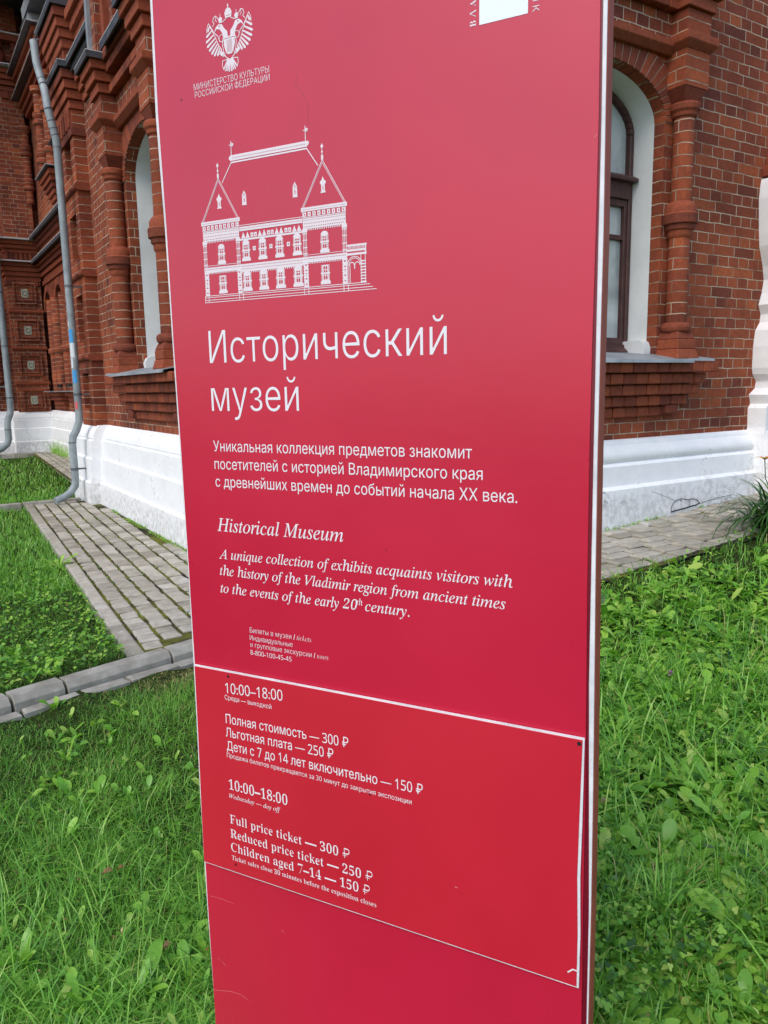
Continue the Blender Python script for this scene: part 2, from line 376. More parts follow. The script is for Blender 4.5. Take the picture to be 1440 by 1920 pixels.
def np_mesh(name, V, quads=None, tris=None, mat=None, tint=None):
    me = bpy.data.meshes.new(name)
    V = np.asarray(V, np.float32).reshape(-1, 3)
    me.vertices.add(len(V)); me.vertices.foreach_set('co', V.ravel())
    lv, ls, lt, pos = [], [], [], 0
    for arr, k in ((quads, 4), (tris, 3)):
        if arr is None or len(arr) == 0: continue
        arr = np.asarray(arr, np.int32).reshape(-1, k)
        lv.append(arr.ravel()); ls.append(pos + k*np.arange(len(arr))); lt.append(np.full(len(arr), k)); pos += arr.size
    lv = np.concatenate(lv); ls = np.concatenate(ls); lt = np.concatenate(lt)
    me.loops.add(len(lv)); me.loops.foreach_set('vertex_index', lv)
    me.polygons.add(len(ls)); me.polygons.foreach_set('loop_start', ls.astype(np.int32)); me.polygons.foreach_set('loop_total', lt.astype(np.int32))
    me.update(calc_edges=True)
    if tint is not None:
        at = me.attributes.new('tint', 'FLOAT', 'POINT'); at.data.foreach_set('value', np.asarray(tint, np.float32).ravel())
    if mat: me.materials.append(mat)
    return me
me = np_mesh('ground', np.stack([XX, YY, ZZ], -1), fq, None, M_SOIL)
me.polygons.foreach_set('use_smooth', [True]*len(me.polygons))
g_ob = bpy.data.objects.new('ground', me); COL.objects.link(g_ob); tag(g_ob, kind='structure')

# ---------------------------------------------------------------- paving and kerb
def stone(mb, c, du, dv, hu, hv, ztop, h, jit=.004, tilt=.006):
    """one slightly rounded block; c centre, du/dv unit axes, hu/hv half sizes"""
    j = lambda: random.uniform(-jit, jit)
    zt = [ztop + random.uniform(-tilt, tilt)*.6 + sink for sink in [random.choice([0, 0, 0, -.004])] for _ in range(4)]
    r = min(.012, hu*.25)
    out = [(-1,-1),(1,-1),(1,1),(-1,1)]
    base = [(c[0]+du[0]*hu*a+dv[0]*hv*b+j(), c[1]+du[1]*hu*a+dv[1]*hv*b+j()) for a, b in out]
    top = [(c[0]+du[0]*(hu-r)*a+dv[0]*(hv-r)*b, c[1]+du[1]*(hu-r)*a+dv[1]*(hv-r)*b) for a, b in out]
    vs = [(p[0], p[1], ztop-h) for p in base] + [(p[0], p[1], zt[i]-.007) for i, p in enumerate(base)] + [(p[0], p[1], zt[i]) for i, p in enumerate(top)]
    mb.add(vs, [(0,1,5,4),(1,2,6,5),(2,3,7,6),(3,0,4,7),(4,5,9,8),(5,6,10,9),(6,7,11,10),(7,4,8,11),(8,9,10,11)])
pl = MB()
edge = lambda y: -.955 + .049*(y + .28)                       # lawn side of the left path
for r in range(9):
    y = kerb_y(-.9) + .02 + random.uniform(0, .1)
    while y < 5.1:
        ln = random.choice([.105, .11, .115, .12, .10])
        yc = y + ln/2
        x = edge(yc) + .085 + .052 + r*.108
        lim = -.02 if yc < 4.5 else -.10
        if x + .05 < lim + .02 and yc - ln/2 > kerb_y(x) + .0:
            stone(pl, (x, yc), (1, .0), (.049, 1), .0445, ln/2 - .006, .13, .07)
        y += ln
y = kerb_y(-.95) + .01                                        # edging stones along the lawn
while y < 5.05:
    ln = .5; yc = y + ln/2; stone(pl, (edge(yc) + .035, yc), (1, 0), (.049, 1), .037, ln/2-.004, .135, .1, .002, .003); y += ln
for r in range(6):                                            # far path along the recessed wall
    y = 5.25 + random.uniform(0, .1)
    while y < 13.6:
        ln = .2; yc = y + ln/2; x = .12 + .052*(yc-5.2) + r*.112
        if x < .9: stone(pl, (x, yc), (1, 0), (.05, 1), .049, ln/2-.006, .13, .07)
        y += ln
for k in range(9):
    stone(pl, (.55 - .1 - k*.25, 12.75), (1, 0), (0, 1), .12, .14, .135, .08)
pl.build('left_paving', M_PAVER); tag(bpy.data.objects['left_paving'], kind='structure')
bpy.data.objects['left_paving'].name = 'paved_path'
pr = MB()
for r in range(7):                                            # path along the right wall
    yc = -.80 + .055 + r*.108
    x = -.15 + random.uniform(0, .2)
    while x < 6:
        ln = random.choice([.2, .2, .21]); xc = x + ln/2
        hv = .0525 if r not in (3,) else .0535
        stone(pr, (xc, yc), (1, .0), (0, 1), ln/2 - random.choice([.001, .004, .008]), hv - random.choice([.000, .003, .006]), float(path_z(xc)), .08, .003, .004)
        x += ln
o = pr.build('paved_path', M_PAVER); tag(o, kind='structure')
jb = MB()
jb.add([(-.93,-.36,.119),(.15,-.09,.119),(.15,5.1,.119),(-.66,5.1,.119)], [(0,1,2,3)])
jb.add([(.05,5.1,.118),(.98,5.1,.118),(.98,13.3,.118),(.42,13.3,.118)], [(0,1,2,3)])
jb.add([(-.19,-.84,.098),(.3,-.84,float(path_z(.31))-.013),(.3,.1,float(path_z(.31))-.013),(-.19,.1,.098)], [(0,1,2,3)])
jb.add([(.3,-.84,float(path_z(.31))-.013),(6,-.84,float(path_z(6))-.013),(6,.1,float(path_z(6))-.013),(.3,.1,float(path_z(.31))-.013)], [(0,1,2,3)])
o = jb.build('path_joints', M_JOINT); tag(o, kind='structure')
kb = MB()
dk = np.array([1, .26]); dk /= np.linalg.norm(dk); nk = np.array([-dk[1], dk[0]])
def kstone(s0, s1, zt=.128, w=.085):
    o = np.array([-.64, -.25])
    prof = [(-w, -.12), (-w, zt-.028), (-w+.022, zt), (0, zt), (0, -.12)]
    rot = random.uniform(-.004, .004); dz = random.uniform(-.004, .004)
    vs = []
    for s in (s0, s1):
        for q, z in prof:
            p = o + dk*s + nk*(q + rot*(1 if s == s1 else -1)); vs.append((p[0], p[1], z + dz))
    kb.add(vs, [(i, (i+1) % 5, 5+(i+1) % 5, 5+i) for i in range(5)] + [(4,3,2,1,0), (5,6,7,8,9)])
js = [-2.93, -2.38, -1.83, -1.28, -.655, -.17, .32, .62]
js = [-3.6, -3.05, -2.5, -1.95, -1.40, -.862, -.648, -.158, .33, .62]
for a, b in zip(js[:-1], js[1:]): kstone(a + .006, b - .006)
o = kb.build('kerb', M_KERB, bevel=.002); tag(o, kind='structure')
ft = MB(); s = -3.4
while s < .6:                                                # flat stones at the foot of the kerb
    ln = random.uniform(.16, .24); p = np.array([-.64, -.25]) + dk*(s+ln/2) + nk*(-.118)
    stone(ft, p, dk, nk, ln/2-.005, .028, .088 + random.uniform(-.008, .006), .06, .006, .008); s += ln
o = ft.build('kerb_footing', M_KERB); tag(o, kind='structure')
kb = MB()
for a, b in ((-1.75, -1.3), (-1.29, -.72), (-.71, -.12)):      # cross kerb by the drainpipe
    yy = 5.13; kb.box(a, b-.01, yy-.045+.03*a, yy+.045+.03*a, 0, .155)
o = kb.build('kerb', M_KERB, bevel=.006, seg=2); tag(o, kind='structure')

# ---------------------------------------------------------------- the museum
BLD = empty('museum_building', (0, 0, 0))
tag(BLD, 'ornate red brick museum with white plinth, arched windows and a recessed wing', 'building')
FR = lambda u, n, z: (u, .08 - n, z)
FL = lambda u, n, z: (.15 - n, u, z)
TOP = 7.0
AH, AB, ASP = .57, .31, 3.10                                  # arch half width, rise, springing
def arch_pts(uc, grow=0.0, k=20, a0=0, a1=PI):
    return [(uc + (AH+grow)*math.cos(a0+(a1-a0)*i/k), ASP + (AB+grow)*math.sin(a0+(a1-a0)*i/k)) for i in range(k+1)]
def wall_with_window(name, fr, u0, u1, z0, uc, side):
    zs = 1.44; m = MB(fr)
    m.box(u0, uc-AH, 0, -.11, z0, TOP); m.box(uc+AH, u1, 0, -.11, z0, TOP); m.box(uc-AH, uc+AH, 0, -.11, z0, zs)
    pts = arch_pts(uc)                                        # right to left over the crown
    for a, b in zip(pts[:-1], pts[1:]):
        m.slab([a, b, (b[0], TOP), (a[0], TOP)], 0, -.11)
    o = m.build(name, M_BRICK, BLD); return o
def bay(fr, uc, lab):
    """window with its engaged columns, arch, sill and entablature"""
    # white reveal
    m = MB(fr); g = .004
    path = [(uc+AH-g, 1.45)] + [(p[0], p[1]) for p in arch_pts(uc, -g)] + [(uc-AH+g, 1.45)]
    inner = []
    for (a, z) in path: inner.append((a + (.03 if a < uc else -.03)*(1 if abs(a-uc) > .05 else 0), z - (.03 if z > ASP else 0)))
    k = len(path); vs = [(a, -.085, z) for a, z in path] + [(a, -.34, z) for a, z in inner]
    fs = [(i, i+1, k+i+1, k+i) for i in range(k-1)]
    m.add(vs, fs); rv = m.build('window_reveal', M_REVEAL, BLD, smooth=True)
    m = MB(fr)
    for sgn in (-1, 1):                                       # rounded plaster foot of the reveal
        m.prof([(-.05, 1.49), (-.045, 1.545), (-.065, 1.59), (-.10, 1.605), (-.30, 1.60), (-.30, 1.47), (-.06, 1.47)], uc+sgn*(AH-.005), uc+sgn*(AH-.075))
    m.build('reveal_foot', M_REVEAL, rv, smooth=True)
    # window
    wd = MB(fr); yf0, yf1 = -.235, -.30
    A = AH - .03
    outer = [(uc+A, 1.5)] + [(uc + A*math.cos(t), ASP-.03 + (AB-.0)*math.sin(t)) for t in np.linspace(0, PI, 21)] + [(uc-A, 1.5)]
    inn = [(uc+A-.040, 1.5)] + [(uc + (A-.040)*math.cos(t), ASP-.03 + (AB-.040)*math.sin(t)) for t in np.linspace(0, PI, 21)] + [(uc-A+.040, 1.5)]
    for i in range(len(outer)-1): wd.slab([outer[i], outer[i+1], inn[i+1], inn[i]], yf0, yf1)
    win = wd.build('window', M_FRAME, BLD, bevel=.006)
    t = MB(fr); t.box(uc-A+.040, uc+A-.040, yf0+.01, yf1, 2.62, 2.74); t.prof([(yf0+.055, 2.735), (yf0+.055, 2.76), (yf0, 2.79), (yf0-.01, 2.735)], uc-A, uc+A)
    t.box(uc-.035, uc+.035, yf0+.005, yf1-.003, 1.58, 2.62); t.box(uc-A+.040, uc+A-.040, yf0+.004, yf1, 1.5, 1.58)
    t.prof([(yf0+.04, 1.50), (yf0+.04, 1.53), (yf0, 1.56), (yf0-.01, 1.50)], uc-A-.005, uc+A+.005)
    t.build('transom', M_FRAME, win, bevel=.005)
    t = MB(fr)
    for sgn in (-1, 1):
        a, b = uc + sgn*.035, uc + sgn*(A-.040)
        lo, hi = min(a, b), max(a, b)
        t.box(lo, lo+.030, yf0-.012, yf1-.006, 1.58, 2.62); t.box(hi-.030, hi, yf0-.012, yf1-.006, 1.58, 2.62)
        t.box(lo+.030, hi-.030, yf0-.012, yf1-.006, 1.58, 1.63); t.box(lo+.030, hi-.030, yf0-.012, yf1-.006, 2.57, 2.62)
        t.box(lo+.030, hi-.030, yf0-.016, yf1-.006, 2.335, 2.37)
    t.box(uc-.02, uc+.02, yf0-.012, yf1-.006, 2.74, ASP+AB-.13)
    t.build('sash', M_FRAME, win, bevel=.004)
    t = MB(fr); t.slab([(uc-A+.01, 1.52), (uc+A-.01, 1.52)] + [(uc + (A-.02)*math.cos(q), ASP-.04 + (AB-.02)*math.sin(q)) for q in np.linspace(0, PI, 21)], yf1+.02, yf1+.014)
    t.build('pane', M_GLASS, win)
    # sill sheet and corbelled courses
    m = MB(fr)
    m.prof([(-.25, 1.525), (-.02, 1.500), (.235, 1.452), (.24, 1.430), (.234, 1.430), (.229, 1.448), (-.02, 1.494), (-.25, 1.519)], uc-.98, uc+.70)
    m.prof([(0.0, 1.492), (.20, 1.462), (.205, 1.445), (.199, 1.445), (.195, 1.457), (0.0, 1.486)], uc+.70, uc+.985)
    m.build('window_sill', M_ZINC, BLD)
    m = MB(fr)
    for k, (n, h, z1) in enumerate([(.20, 1.05, 1.436), (.155, .965, 1.357), (.115, .93, 1.278), (.075, .86, 1.200), (.035, .80, 1.121)]):
        # bricks of the course, a few wide
        u = uc - h; wd_ = .128
        while u < uc + h - .02:
            e = min(u + wd_, uc + h); m.box(u+.003, e-.003, -.02, n + random.uniform(-.004, .004), z1-.072, z1); u += wd_
    for sgn in (-1, 1): m.box(uc+sgn*.69-.065, uc+sgn*.69+.065, .0, .075, 1.062, 1.125)
    m.build('sill_corbel', M_VOUS, BLD, bevel=.008)
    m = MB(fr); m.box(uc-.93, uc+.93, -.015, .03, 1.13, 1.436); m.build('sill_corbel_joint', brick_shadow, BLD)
    # arch of radial bricks
    m = MB(fr); mo = MB(fr); nb = 27
    def ell(t, gr): return (uc + (AH+gr)*math.cos(t), ASP + (AB+gr)*math.sin(t))
    for i in range(nb):
        t0, t1 = PI*i/nb + .007, PI*(i+1)/nb - .007
        m.slab([ell(t0, .0), ell(t0, .20), ell(t1, .20), ell(t1, .0)], .012, -.09)
    tt = np.linspace(0, PI, 40)
    for a, b in zip(tt[:-1], tt[1:]): mo.slab([ell(a, .003), ell(a, .20), ell(b, .20), ell(b, .003)], .006, -.088)
    ar = m.build('window_arch', M_VOUS, BLD, bevel=.003); mo.build('arch_joint', mortar_mat, ar)
    # columns
    for sgn in (-1, 1):
        u, n = uc + sgn*.69, .07
        sh = MB(fr); sh.lathe([(.074, 1.70), (.074, 2.32), (.072, 2.55), (.071, 3.13)], u, n, 24)
        col = sh.build('column', M_COURSE, BLD, smooth=True)
        b = MB(fr)
        b.frust((u-.125, u+.125, -.05, .195), (u-.105, u+.105, -.05, .175), 1.46, 1.53)
        b.box(u-.103, u+.103, -.05, .173, 1.53, 1.60); b.frust((u-.103, u+.103, -.05, .173), (u-.08, u+.08, -.05, .15), 1.60, 1.655)
        b.lathe([(.085, 1.645), (.105, 1.66), (.110, 1.685), (.105, 1.708), (.085, 1.722)], u, n, 24)
        b.build('base', M_MOULD, col, bevel=.006)
        b = MB(fr); b.lathe([(.075, 2.31), (.087, 2.325), (.087, 2.36), (.102, 2.37), (.104, 2.402)], u, n, 24)
        b.lathe([(.104, 2.40), (.120, 2.408), (.122, 2.47), (.114, 2.48)], u, n, 24)
        b.lathe([(.108, 2.478), (.108, 2.52), (.092, 2.55), (.072, 2.562)], u, n, 24)
        b.build('collar', M_MOULD, col, smooth=True)
        b = MB(fr); b.lathe([(.072, 3.115), (.085, 3.125), (.088, 3.15), (.102, 3.165), (.105, 3.20), (.095, 3.212)], u, n, 24)
        b.frust((u-.065, u+.065, -.05, .125), (u-.125, u+.125, -.05, .158), 3.212, 3.30)
        b.build('capital', M_MOULD, col, bevel=.004)
        p = MB(fr)
        p.box(u-.125, u+.125, 0, .16, 3.30, 3.53); p.box(u-.125, u+.125, 0, .16, 3.625, 3.78)
        p.build('impost_pier', M_COURSE, BLD)
        p = MB(fr); p.frust((u-.128, u+.128, 0, .163), (u-.165, u+.165, 0, .205), 3.53, 3.57); p.box(u-.165, u+.165, 0, .205, 3.57, 3.622)
        for k in range(3): p.box(u-.15-.028*k, u+.15+.028*k, 0, .185+.03*k, 3.783+.082*k, 3.86+.082*k)
        p.build('impost_corbel', M_MOULD, BLD, bevel=.004)
        p = MB(fr); zf = 4.05; p.box(u-.235, u+.235, 0, .28, zf, zf+.012); p.box(u-.235, u+.235, .268, .28, zf-.035, zf)
        p.box(u-.235, u-.223, 0, .268, zf-.035, zf); p.box(u+.223, u+.235, 0, .268, zf-.035, zf); p.box(u-.2, u+.2, 0, .24, 4.03, zf-.001)
        fl = p.build('flashing', M_DARKSHEET, BLD)
        p = MB(fr); p.box(u-.238, u+.238, 0, .283, zf+.012, zf+.019); p.build('flashing_lip', M_LIP, fl)
    # entablature between the columns
    e = MB(fr); a, b = uc-.565, uc+.565
    e.prof([(0, 3.515), (.04, 3.515), (.08, 3.555), (.08, 3.595), (.03, 3.60), (0, 3.60)], a, b)
    e.build('string_course', M_MOULD, BLD, bevel=.003)
    e = MB(fr); e.box(a, b, 0, .03, 3.60, 3.78); e.box(a, b, 0, .03, 3.853, 3.93); e.build('frieze', M_HEAD, BLD)
    e = MB(fr); u = a
    while u < b - .01:
        v = min(u+.125, b); e.box(u+.003, v-.003, 0, .095, 3.783, 3.85); e.box(u+.003, v-.003, 0, .12, 3.935, 4.0); u += .128
    e.box(a, b, 0, .15, 4.005, 4.06)
    e.build('dentil_course', M_MOULD, BLD, bevel=.004)
    e = MB(fr); e.box(a+.25, b-.25, 0, .20, 4.062, 4.074); e.box(a+.25, b-.25, .188, .20, 4.015, 4.062); fl = e.build('flashing', M_DARKSHEET, BLD)
    e = MB(fr); e.box(a+.25, b-.25, 0, .203, 4.074, 4.081); e.build('flashing_lip', M_LIP, fl)
    # round gable standing on the entablature
    rings = [(.72, .60, .16), (.60, .50, .11), (.50, .40, .06), (.40, .32, .02)]
    zc = 4.50
    for k, (ro, ri, n) in enumerate(rings):
        r_ = MB(fr)
        P = lambda r, t: (uc + r*math.cos(t), zc + r*1.15*math.sin(t))
        tt = np.linspace(0, PI, 28)
        for t0, t1 in zip(tt[:-1], tt[1:]): r_.slab([P(ri, t0), P(ro, t0), P(ro, t1), P(ri, t1)], 0, n)
        r_.box(uc-ro, uc-ri, 0, n, 4.085, zc); r_.box(uc+ri, uc+ro, 0, n, 4.085, zc)
        kg = r_.build('gable_arch', M_MOULD if k % 2 else M_HEAD, BLD)
        if k == 0:                                            # grey sheet along the rim
            s_ = MB(fr)
            for t0, t1 in zip(tt[:-1], tt[1:]): s_.slab([P(ro+.002, t0), P(ro+.075, t0), P(ro+.075, t1), P(ro+.002, t1)], -.02, n+.03)
            s_.box(uc-ro-.075, uc-ro-.002, 0, n+.03, 4.085, zc); s_.box(uc+ro+.002, uc+ro+.075, 0, n+.03, 4.085, zc)
            s_.build('gable_sheet', M_ZINC, kg)
mortar_mat = noisy('mortar', (.30, .22, .15), (.48, .39, .29), 12, .9, .003)
brick_shadow = noisy('joint_shade', (.10, .05, .03), (.16, .09, .06), 12, .9, .003)  # shade between the corbel bricks is put into this dark colour

UR, UL = 2.48, 2.83
wall_with_window('wall', FR, .15, 9.0, .7, UR, 'R')
wall_with_window('wall', FL, .19, 4.8, .8, UL, 'L')
bay(FR, UR, 'R'); bay(FL, UL, 'L')
# shade behind the panes and a body behind the walls
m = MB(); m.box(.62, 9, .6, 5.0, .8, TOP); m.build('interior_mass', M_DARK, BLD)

# plinths
m = MB(FR)
RPL = [(-.1, .897), (.012, .891), (.03, .875), (.034, .85), (.052, .835), (.072, .805), (.080, .775), (.073, .745), (.056, .73), (.064, .725), (.086, .705), (.088, .565), (.105, .552), (.118, .542), (.122, -.1), (-.1, -.1)]
m.prof(RPL, .03, 4.25)
m.build('plinth', M_WHITE, BLD, smooth=True)
m = MB(FL)
PLP = [(-.1, .952), (.008, .948), (.05, .90), (.075, .85), (.082, .815), (.07, .80), (.10, .79), (.103, .615), (.122, .60), (.124, .365), (.148, .345), (.152, -.1), (-.1, -.1)]
m.prof(PLP, .045, 4.74)
m.build('plinth', M_WHITE, BLD, smooth=True)

FPL = lambda u, n, z: (u, -.0425 - n, z)
def plinth_pt(px, py):
    d = ray(px, py); q = CC + d*((-.0425 - CC[1])/d[1]); return (q[0], q[2])
m = MB(FPL)
def crack(pts, w_):
    P_ = [plinth_pt(*p) for p in pts]
    for (a0, b0), (a1, b1) in zip(P_[:-1], P_[1:]):
        L_ = math.hypot(a1-a0, b1-b0); nx_, nz_ = -(b1-b0)/L_*w_/2, (a1-a0)/L_*w_/2
        m.add([(a0-nx_, .001, b0-nz_), (a1-nx_, .001, b1-nz_), (a1+nx_, .001, b1+nz_), (a0+nx_, .001, b0+nz_)], [(0,1,2,3)])
crack([(1258, 958), (1259, 950), (1264, 942), (1271, 937), (1279, 935), (1290, 937), (1300, 935), (1308, 938), (1312, 943)], .0055)
crack([(1312, 943), (1305, 947), (1296, 949), (1284, 953), (1272, 956), (1258, 960)], .010); crack([(1291, 937), (1293, 943), (1292, 949)], .004); crack([(1275, 937), (1279, 941)], .005)
crack([(1312, 944), (1330, 938), (1352, 932), (1375, 927)], .0035); crack([(1222, 922), (1236, 926), (1245, 930), (1256, 934), (1266, 939)], .002); crack([(1160, 945), (1172, 941), (1180, 944)], .0015)
m.build('plaster_crack', M_DARK, BLD)

# pilaster beside the drainpipe
PY0, PY1, PN = 4.80, 5.46, .12
def ring_mould(m, z, n=PN, r=.036, y0=PY0, y1=PY1):
    k = 8; pr_ = [(n-.01 + (r+.01)*math.cos(t), z + r*math.sin(t)) for t in np.linspace(-PI/2, PI/2, k)]
    m.prof([(0, z-r)] + pr_ + [(0, z+r)], y0-r*.8, y1+r*.8)
p = MB(FL)
panels = [(1.12, 1.50), (1.83, 2.31), (2.68, 3.12), (3.50, 3.98)]
p.box(PY0, PY1, -.7, .045, .9, 6.9)
p.box(PY0, PY0+.17, .045, PN, .94, 6.9); p.box(PY1-.17, PY1, .045, PN, .94, 6.9)
zz = .94
for a, b in panels: p.box(PY0+.17, PY1-.17, .045, PN, zz, a); zz = b
p.box(PY0+.17, PY1-.17, .045, PN, zz, 6.9)
pil = p.build('pilaster', M_COURSE, BLD)
p = MB(FL)
for z in (1.66, 2.51, 3.35): ring_mould(p, z)
p.build('ring_moulding', M_MOULD, pil, smooth=True)
p = MB(FL)
for a, b in panels: p.box(PY0+.235, PY1-.235, .045, .075, a+.07, b-.09)
p.build('panel_frame', M_COURSE, pil)
def step_cornice(z0, name, over=0.0):
    c = MB(FL)
    for k in range(4): c.box(PY0-.02-.022*k, PY1+.03+.022*k, 0, PN+.02+.022*k+over, z0+.085*k, z0+.08+.085*k)
    c.box(PY0-.02, PY1+.02, 0, PN+.02, z0-.25, z0-.17)
    for k in range(5): c.box(PY0+.02+k*.13, PY0+.09+k*.13, 0, PN+.03, z0-.17, z0)
    c.build(name, M_MOULD, pil, bevel=.004)
    f = MB(FL); n = PN+.115+over; a, b, zt = PY0-.11, PY1+.14, z0+.385
    f.box(a, b, 0, n, zt, zt+.012); f.box(a, b, n-.012, n, zt-.04, zt); f.box(a, a+.012, 0, n-.012, zt-.04, zt); f.box(a+.03, b-.03, 0, n-.03, z0+.338, zt-.001); f.build('flashing', M_DARKSHEET, pil)
    f = MB(FL); f.box(a-.003, b, 0, n+.003, zt+.012, zt+.019); f.build('flashing_lip', M_LIP, pil)
step_cornice(4.08, 'pilaster_cornice'); step_cornice(4.63, 'pilaster_cornice', .03)
m = MB(FL)                                                   # string course between pilaster and window bay
a, b = 3.95, 4.68
m.box(a, b, 0, .03, 4.12, 4.20); m.box(a, b, 0, .06, 4.205, 4.285); m.box(a, b, 0, .09, 4.29, 4.37); m.box(3.97, 4.07, 0, .09, 4.02, 4.118)
m.box(a, b, 0, .06, 4.66, 4.74); m.box(a, b, 0, .10, 4.745, 4.83); m.box(a, b, 0, .14, 4.835, 4.92)
m.build('string_course', M_MOULD, BLD, bevel=.004)
m = MB(FL); m.box(3.75, 4.68, 0, .16, 4.465, 4.477); m.box(3.75, 4.68, .148, .16, 4.425, 4.465); m.box(a, b, 0, .12, 4.375, 4.46)
fl = m.build('flashing', M_DARKSHEET, BLD)
m = MB(FL); m.box(3.75, 4.68, 0, .163, 4.477, 4.484); m.build('flashing_lip', M_LIP, fl)
m = MB(FL)                                                   # pilaster plinth
q = [(n + PN - .02, z) for n, z in PLP]; q[0] = (-.1, .952); q[-1] = (-.1, -.1)
m.prof(q, PY0 - .10, PY1 + .14); m.build('plinth', M_WHITE, BLD, smooth=True)

# recessed wall beyond the pilaster (plane X = .95) and the far wing (plane Y = 13.25)
F2 = lambda u, n, z: (.95 - n, u, z)
F3 = lambda u, n, z: (u, 13.25 - n, z)
m = MB(F2); m.box(5.3, 13.25, 0, -.3, .7, 9.5); m.build('recessed_wall', M_BRICK, BLD)
m = MB(F3); m.box(-9, 1.25, 0, -.3, .7, 9.5); m.build('wing_wall', M_BRICK, BLD)
m = MB(F2); m.prof([(n, z) for n, z in PLP], 5.3, 13.25); m.build('plinth', M_WHITE, BLD, smooth=True)
m = MB(F3); m.prof([(n, z) for n, z in PLP], -9, .95); m.build('plinth', M_WHITE, BLD, smooth=True)
def bands(fr, u0, u1, nb):
    m = MB(fr)
    for k, (z, n) in enumerate([(3.28, .03), (3.36, .06), (3.44, .03), (3.53, .07), (3.62, .11), (3.70, .15)]): m.box(u0, u1, 0, nb+n, z, z+.078)
    for k, (z, n) in enumerate([(3.98, .06), (4.06, .11), (4.14, .16)]): m.box(u0, u1, 0, nb+n, z, z+.076)
    u = u0
    while u < u1 - .05:
        m.box(u, u+.06, 0, nb+.05, 3.84, 3.975); m.box(u, u+.07, 0, nb+.045, 3.19, 3.276); u += .125
    m.box(u0, u1, 0, nb+.015, 3.815, 3.98)
    co = m.build('cornice', M_MOULD, BLD)
    f = MB(fr); f.box(u0-.1, u1+.1, 0, nb+.24, 3.785, 3.80); f.box(u0-.1, u1+.1, 0, nb+.24, 4.22, 4.235); f.box(u0-.1, u1+.1, nb+.225, nb+.24, 3.75, 3.785); f.box(u0-.1, u1+.1, nb+.225, nb+.24, 4.185, 4.22)
    f.build('flashing', M_DARKSHEET, co)
    f = MB(fr); f.box(u0-.1, u1+.1, 0, nb+.244, 3.80, 3.812); f.box(u0-.1, u1+.1, 0, nb+.244, 4.235, 4.247); f.build('flashing_lip', M_LIP, co)
bands(F2, 5.5, 12.9, 0)
bands(F3, -9, -.2, 0)
# coupled columns, blind arch and sill on the recessed wall
c = MB(F2)
for u in (12.05, 11.55, 10.75, 10.2): c.lathe([(.10, 1.45), (.10, 2.0), (.13, 2.03), (.13, 2.1), (.10, 2.13), (.10, 3.0)], u, .06, 14)
c.build('colonnette', M_COURSE, BLD, smooth=True)
c = MB(F2)
for uc in (12.3, 11.15, 9.9):
    pts = [(uc + .34*math.cos(t), 2.85 + .34*math.sin(t)) for t in np.linspace(0, PI, 16)]
    for a, b in zip(pts[:-1], pts[1:]):
        k = 1.35; c.slab([a, (uc+(a[0]-uc)*k, 2.85+(a[1]-2.85)*k), (uc+(b[0]-uc)*k, 2.85+(b[1]-2.85)*k), b], 0, .09)
c.build('blind_arch', M_MOULD, BLD)
c = MB(F2)
for uc in (12.3, 11.15, 9.9): c.slab([(uc-.28, 1.4), (uc+.28, 1.4)] + [(uc + .30*math.cos(t), 2.85 + .30*math.sin(t)) for t in np.linspace(0, PI, 12)], .004, .0)  # shade inside the arched openings, put into flat near-black sheets
c.build('opening_shade', M_DARK, BLD)
c = MB(F2)
for a, b in ((11.3, 12.7), (9.4, 10.9)):
    c.box(a, b, 0, .24, 1.31, 1.325)
sl = c.build('window_sill', M_ZINC, BLD)
c = MB(F2)
for a, b in ((11.4, 12.6), (9.5, 10.8)):
    for k in range(4): c.box(a+.05*k, b-.05*k, 0, .18-.045*k, 1.235-.08*k, 1.305-.08*k)
c.build('sill_corbel', M_MOULD, sl)
# tile pillar on the wing
PX0, PX1 = .27, .87
t = MB(F3); t.box(PX0, PX1, 0, .25, .9, 3.45); t.box(PX0+.03, PX1-.03, 0, .24, 4.25, 9.4)
tp = t.build('tile_pillar', M_BRICK, BLD)
t = MB(F3)
q = [(n+.22, z) for n, z in PLP]; q[0] = (-.1, .952); q[-1] = (-.1, -.1)
t.prof(q, PX0-.12, PX1+.12); t.build('pillar_plinth', M_WHITE, tp, smooth=True)
t = MB(F3)
for z in (2.87, 2.17, 1.49): t.prof([(.2, z-.035), (.275, z-.03), (.285, z), (.275, z+.03), (.2, z+.035)], PX0-.02, PX1+.02)
for k in range(4):
    n = .27+.035*k; z = 3.45+.085*k; t.box(PX0-.02-.03*k, PX1+.02+.03*k, 0, n, z, z+.08)
for k in range(3):
    n = .27+.05*k; z = 3.97+.075*k; t.box(PX0-.02-.04*k, PX1+.02+.04*k, 0, n, z, z+.07)
for k in range(7): t.box(PX0+.02+k*.083, PX0+.065+k*.083, 0, .275, 3.83, 3.965)
t.box(PX0, PX1, 0, .245, 3.80, 3.97)
for u in (.29, .49, .72): t.box(PX0-.02+(u-.29), PX0+.13+(u-.29), 0, .285, 3.36, 3.448)
t.build('pillar_moulding', M_MOULD, tp, bevel=.004)
t = MB(F3)
for z in (3.785, 4.195): t.box(PX0-.16, PX1+.16, 0, .46, z, z+.02); 
t.build('flashing', M_LIP, tp)
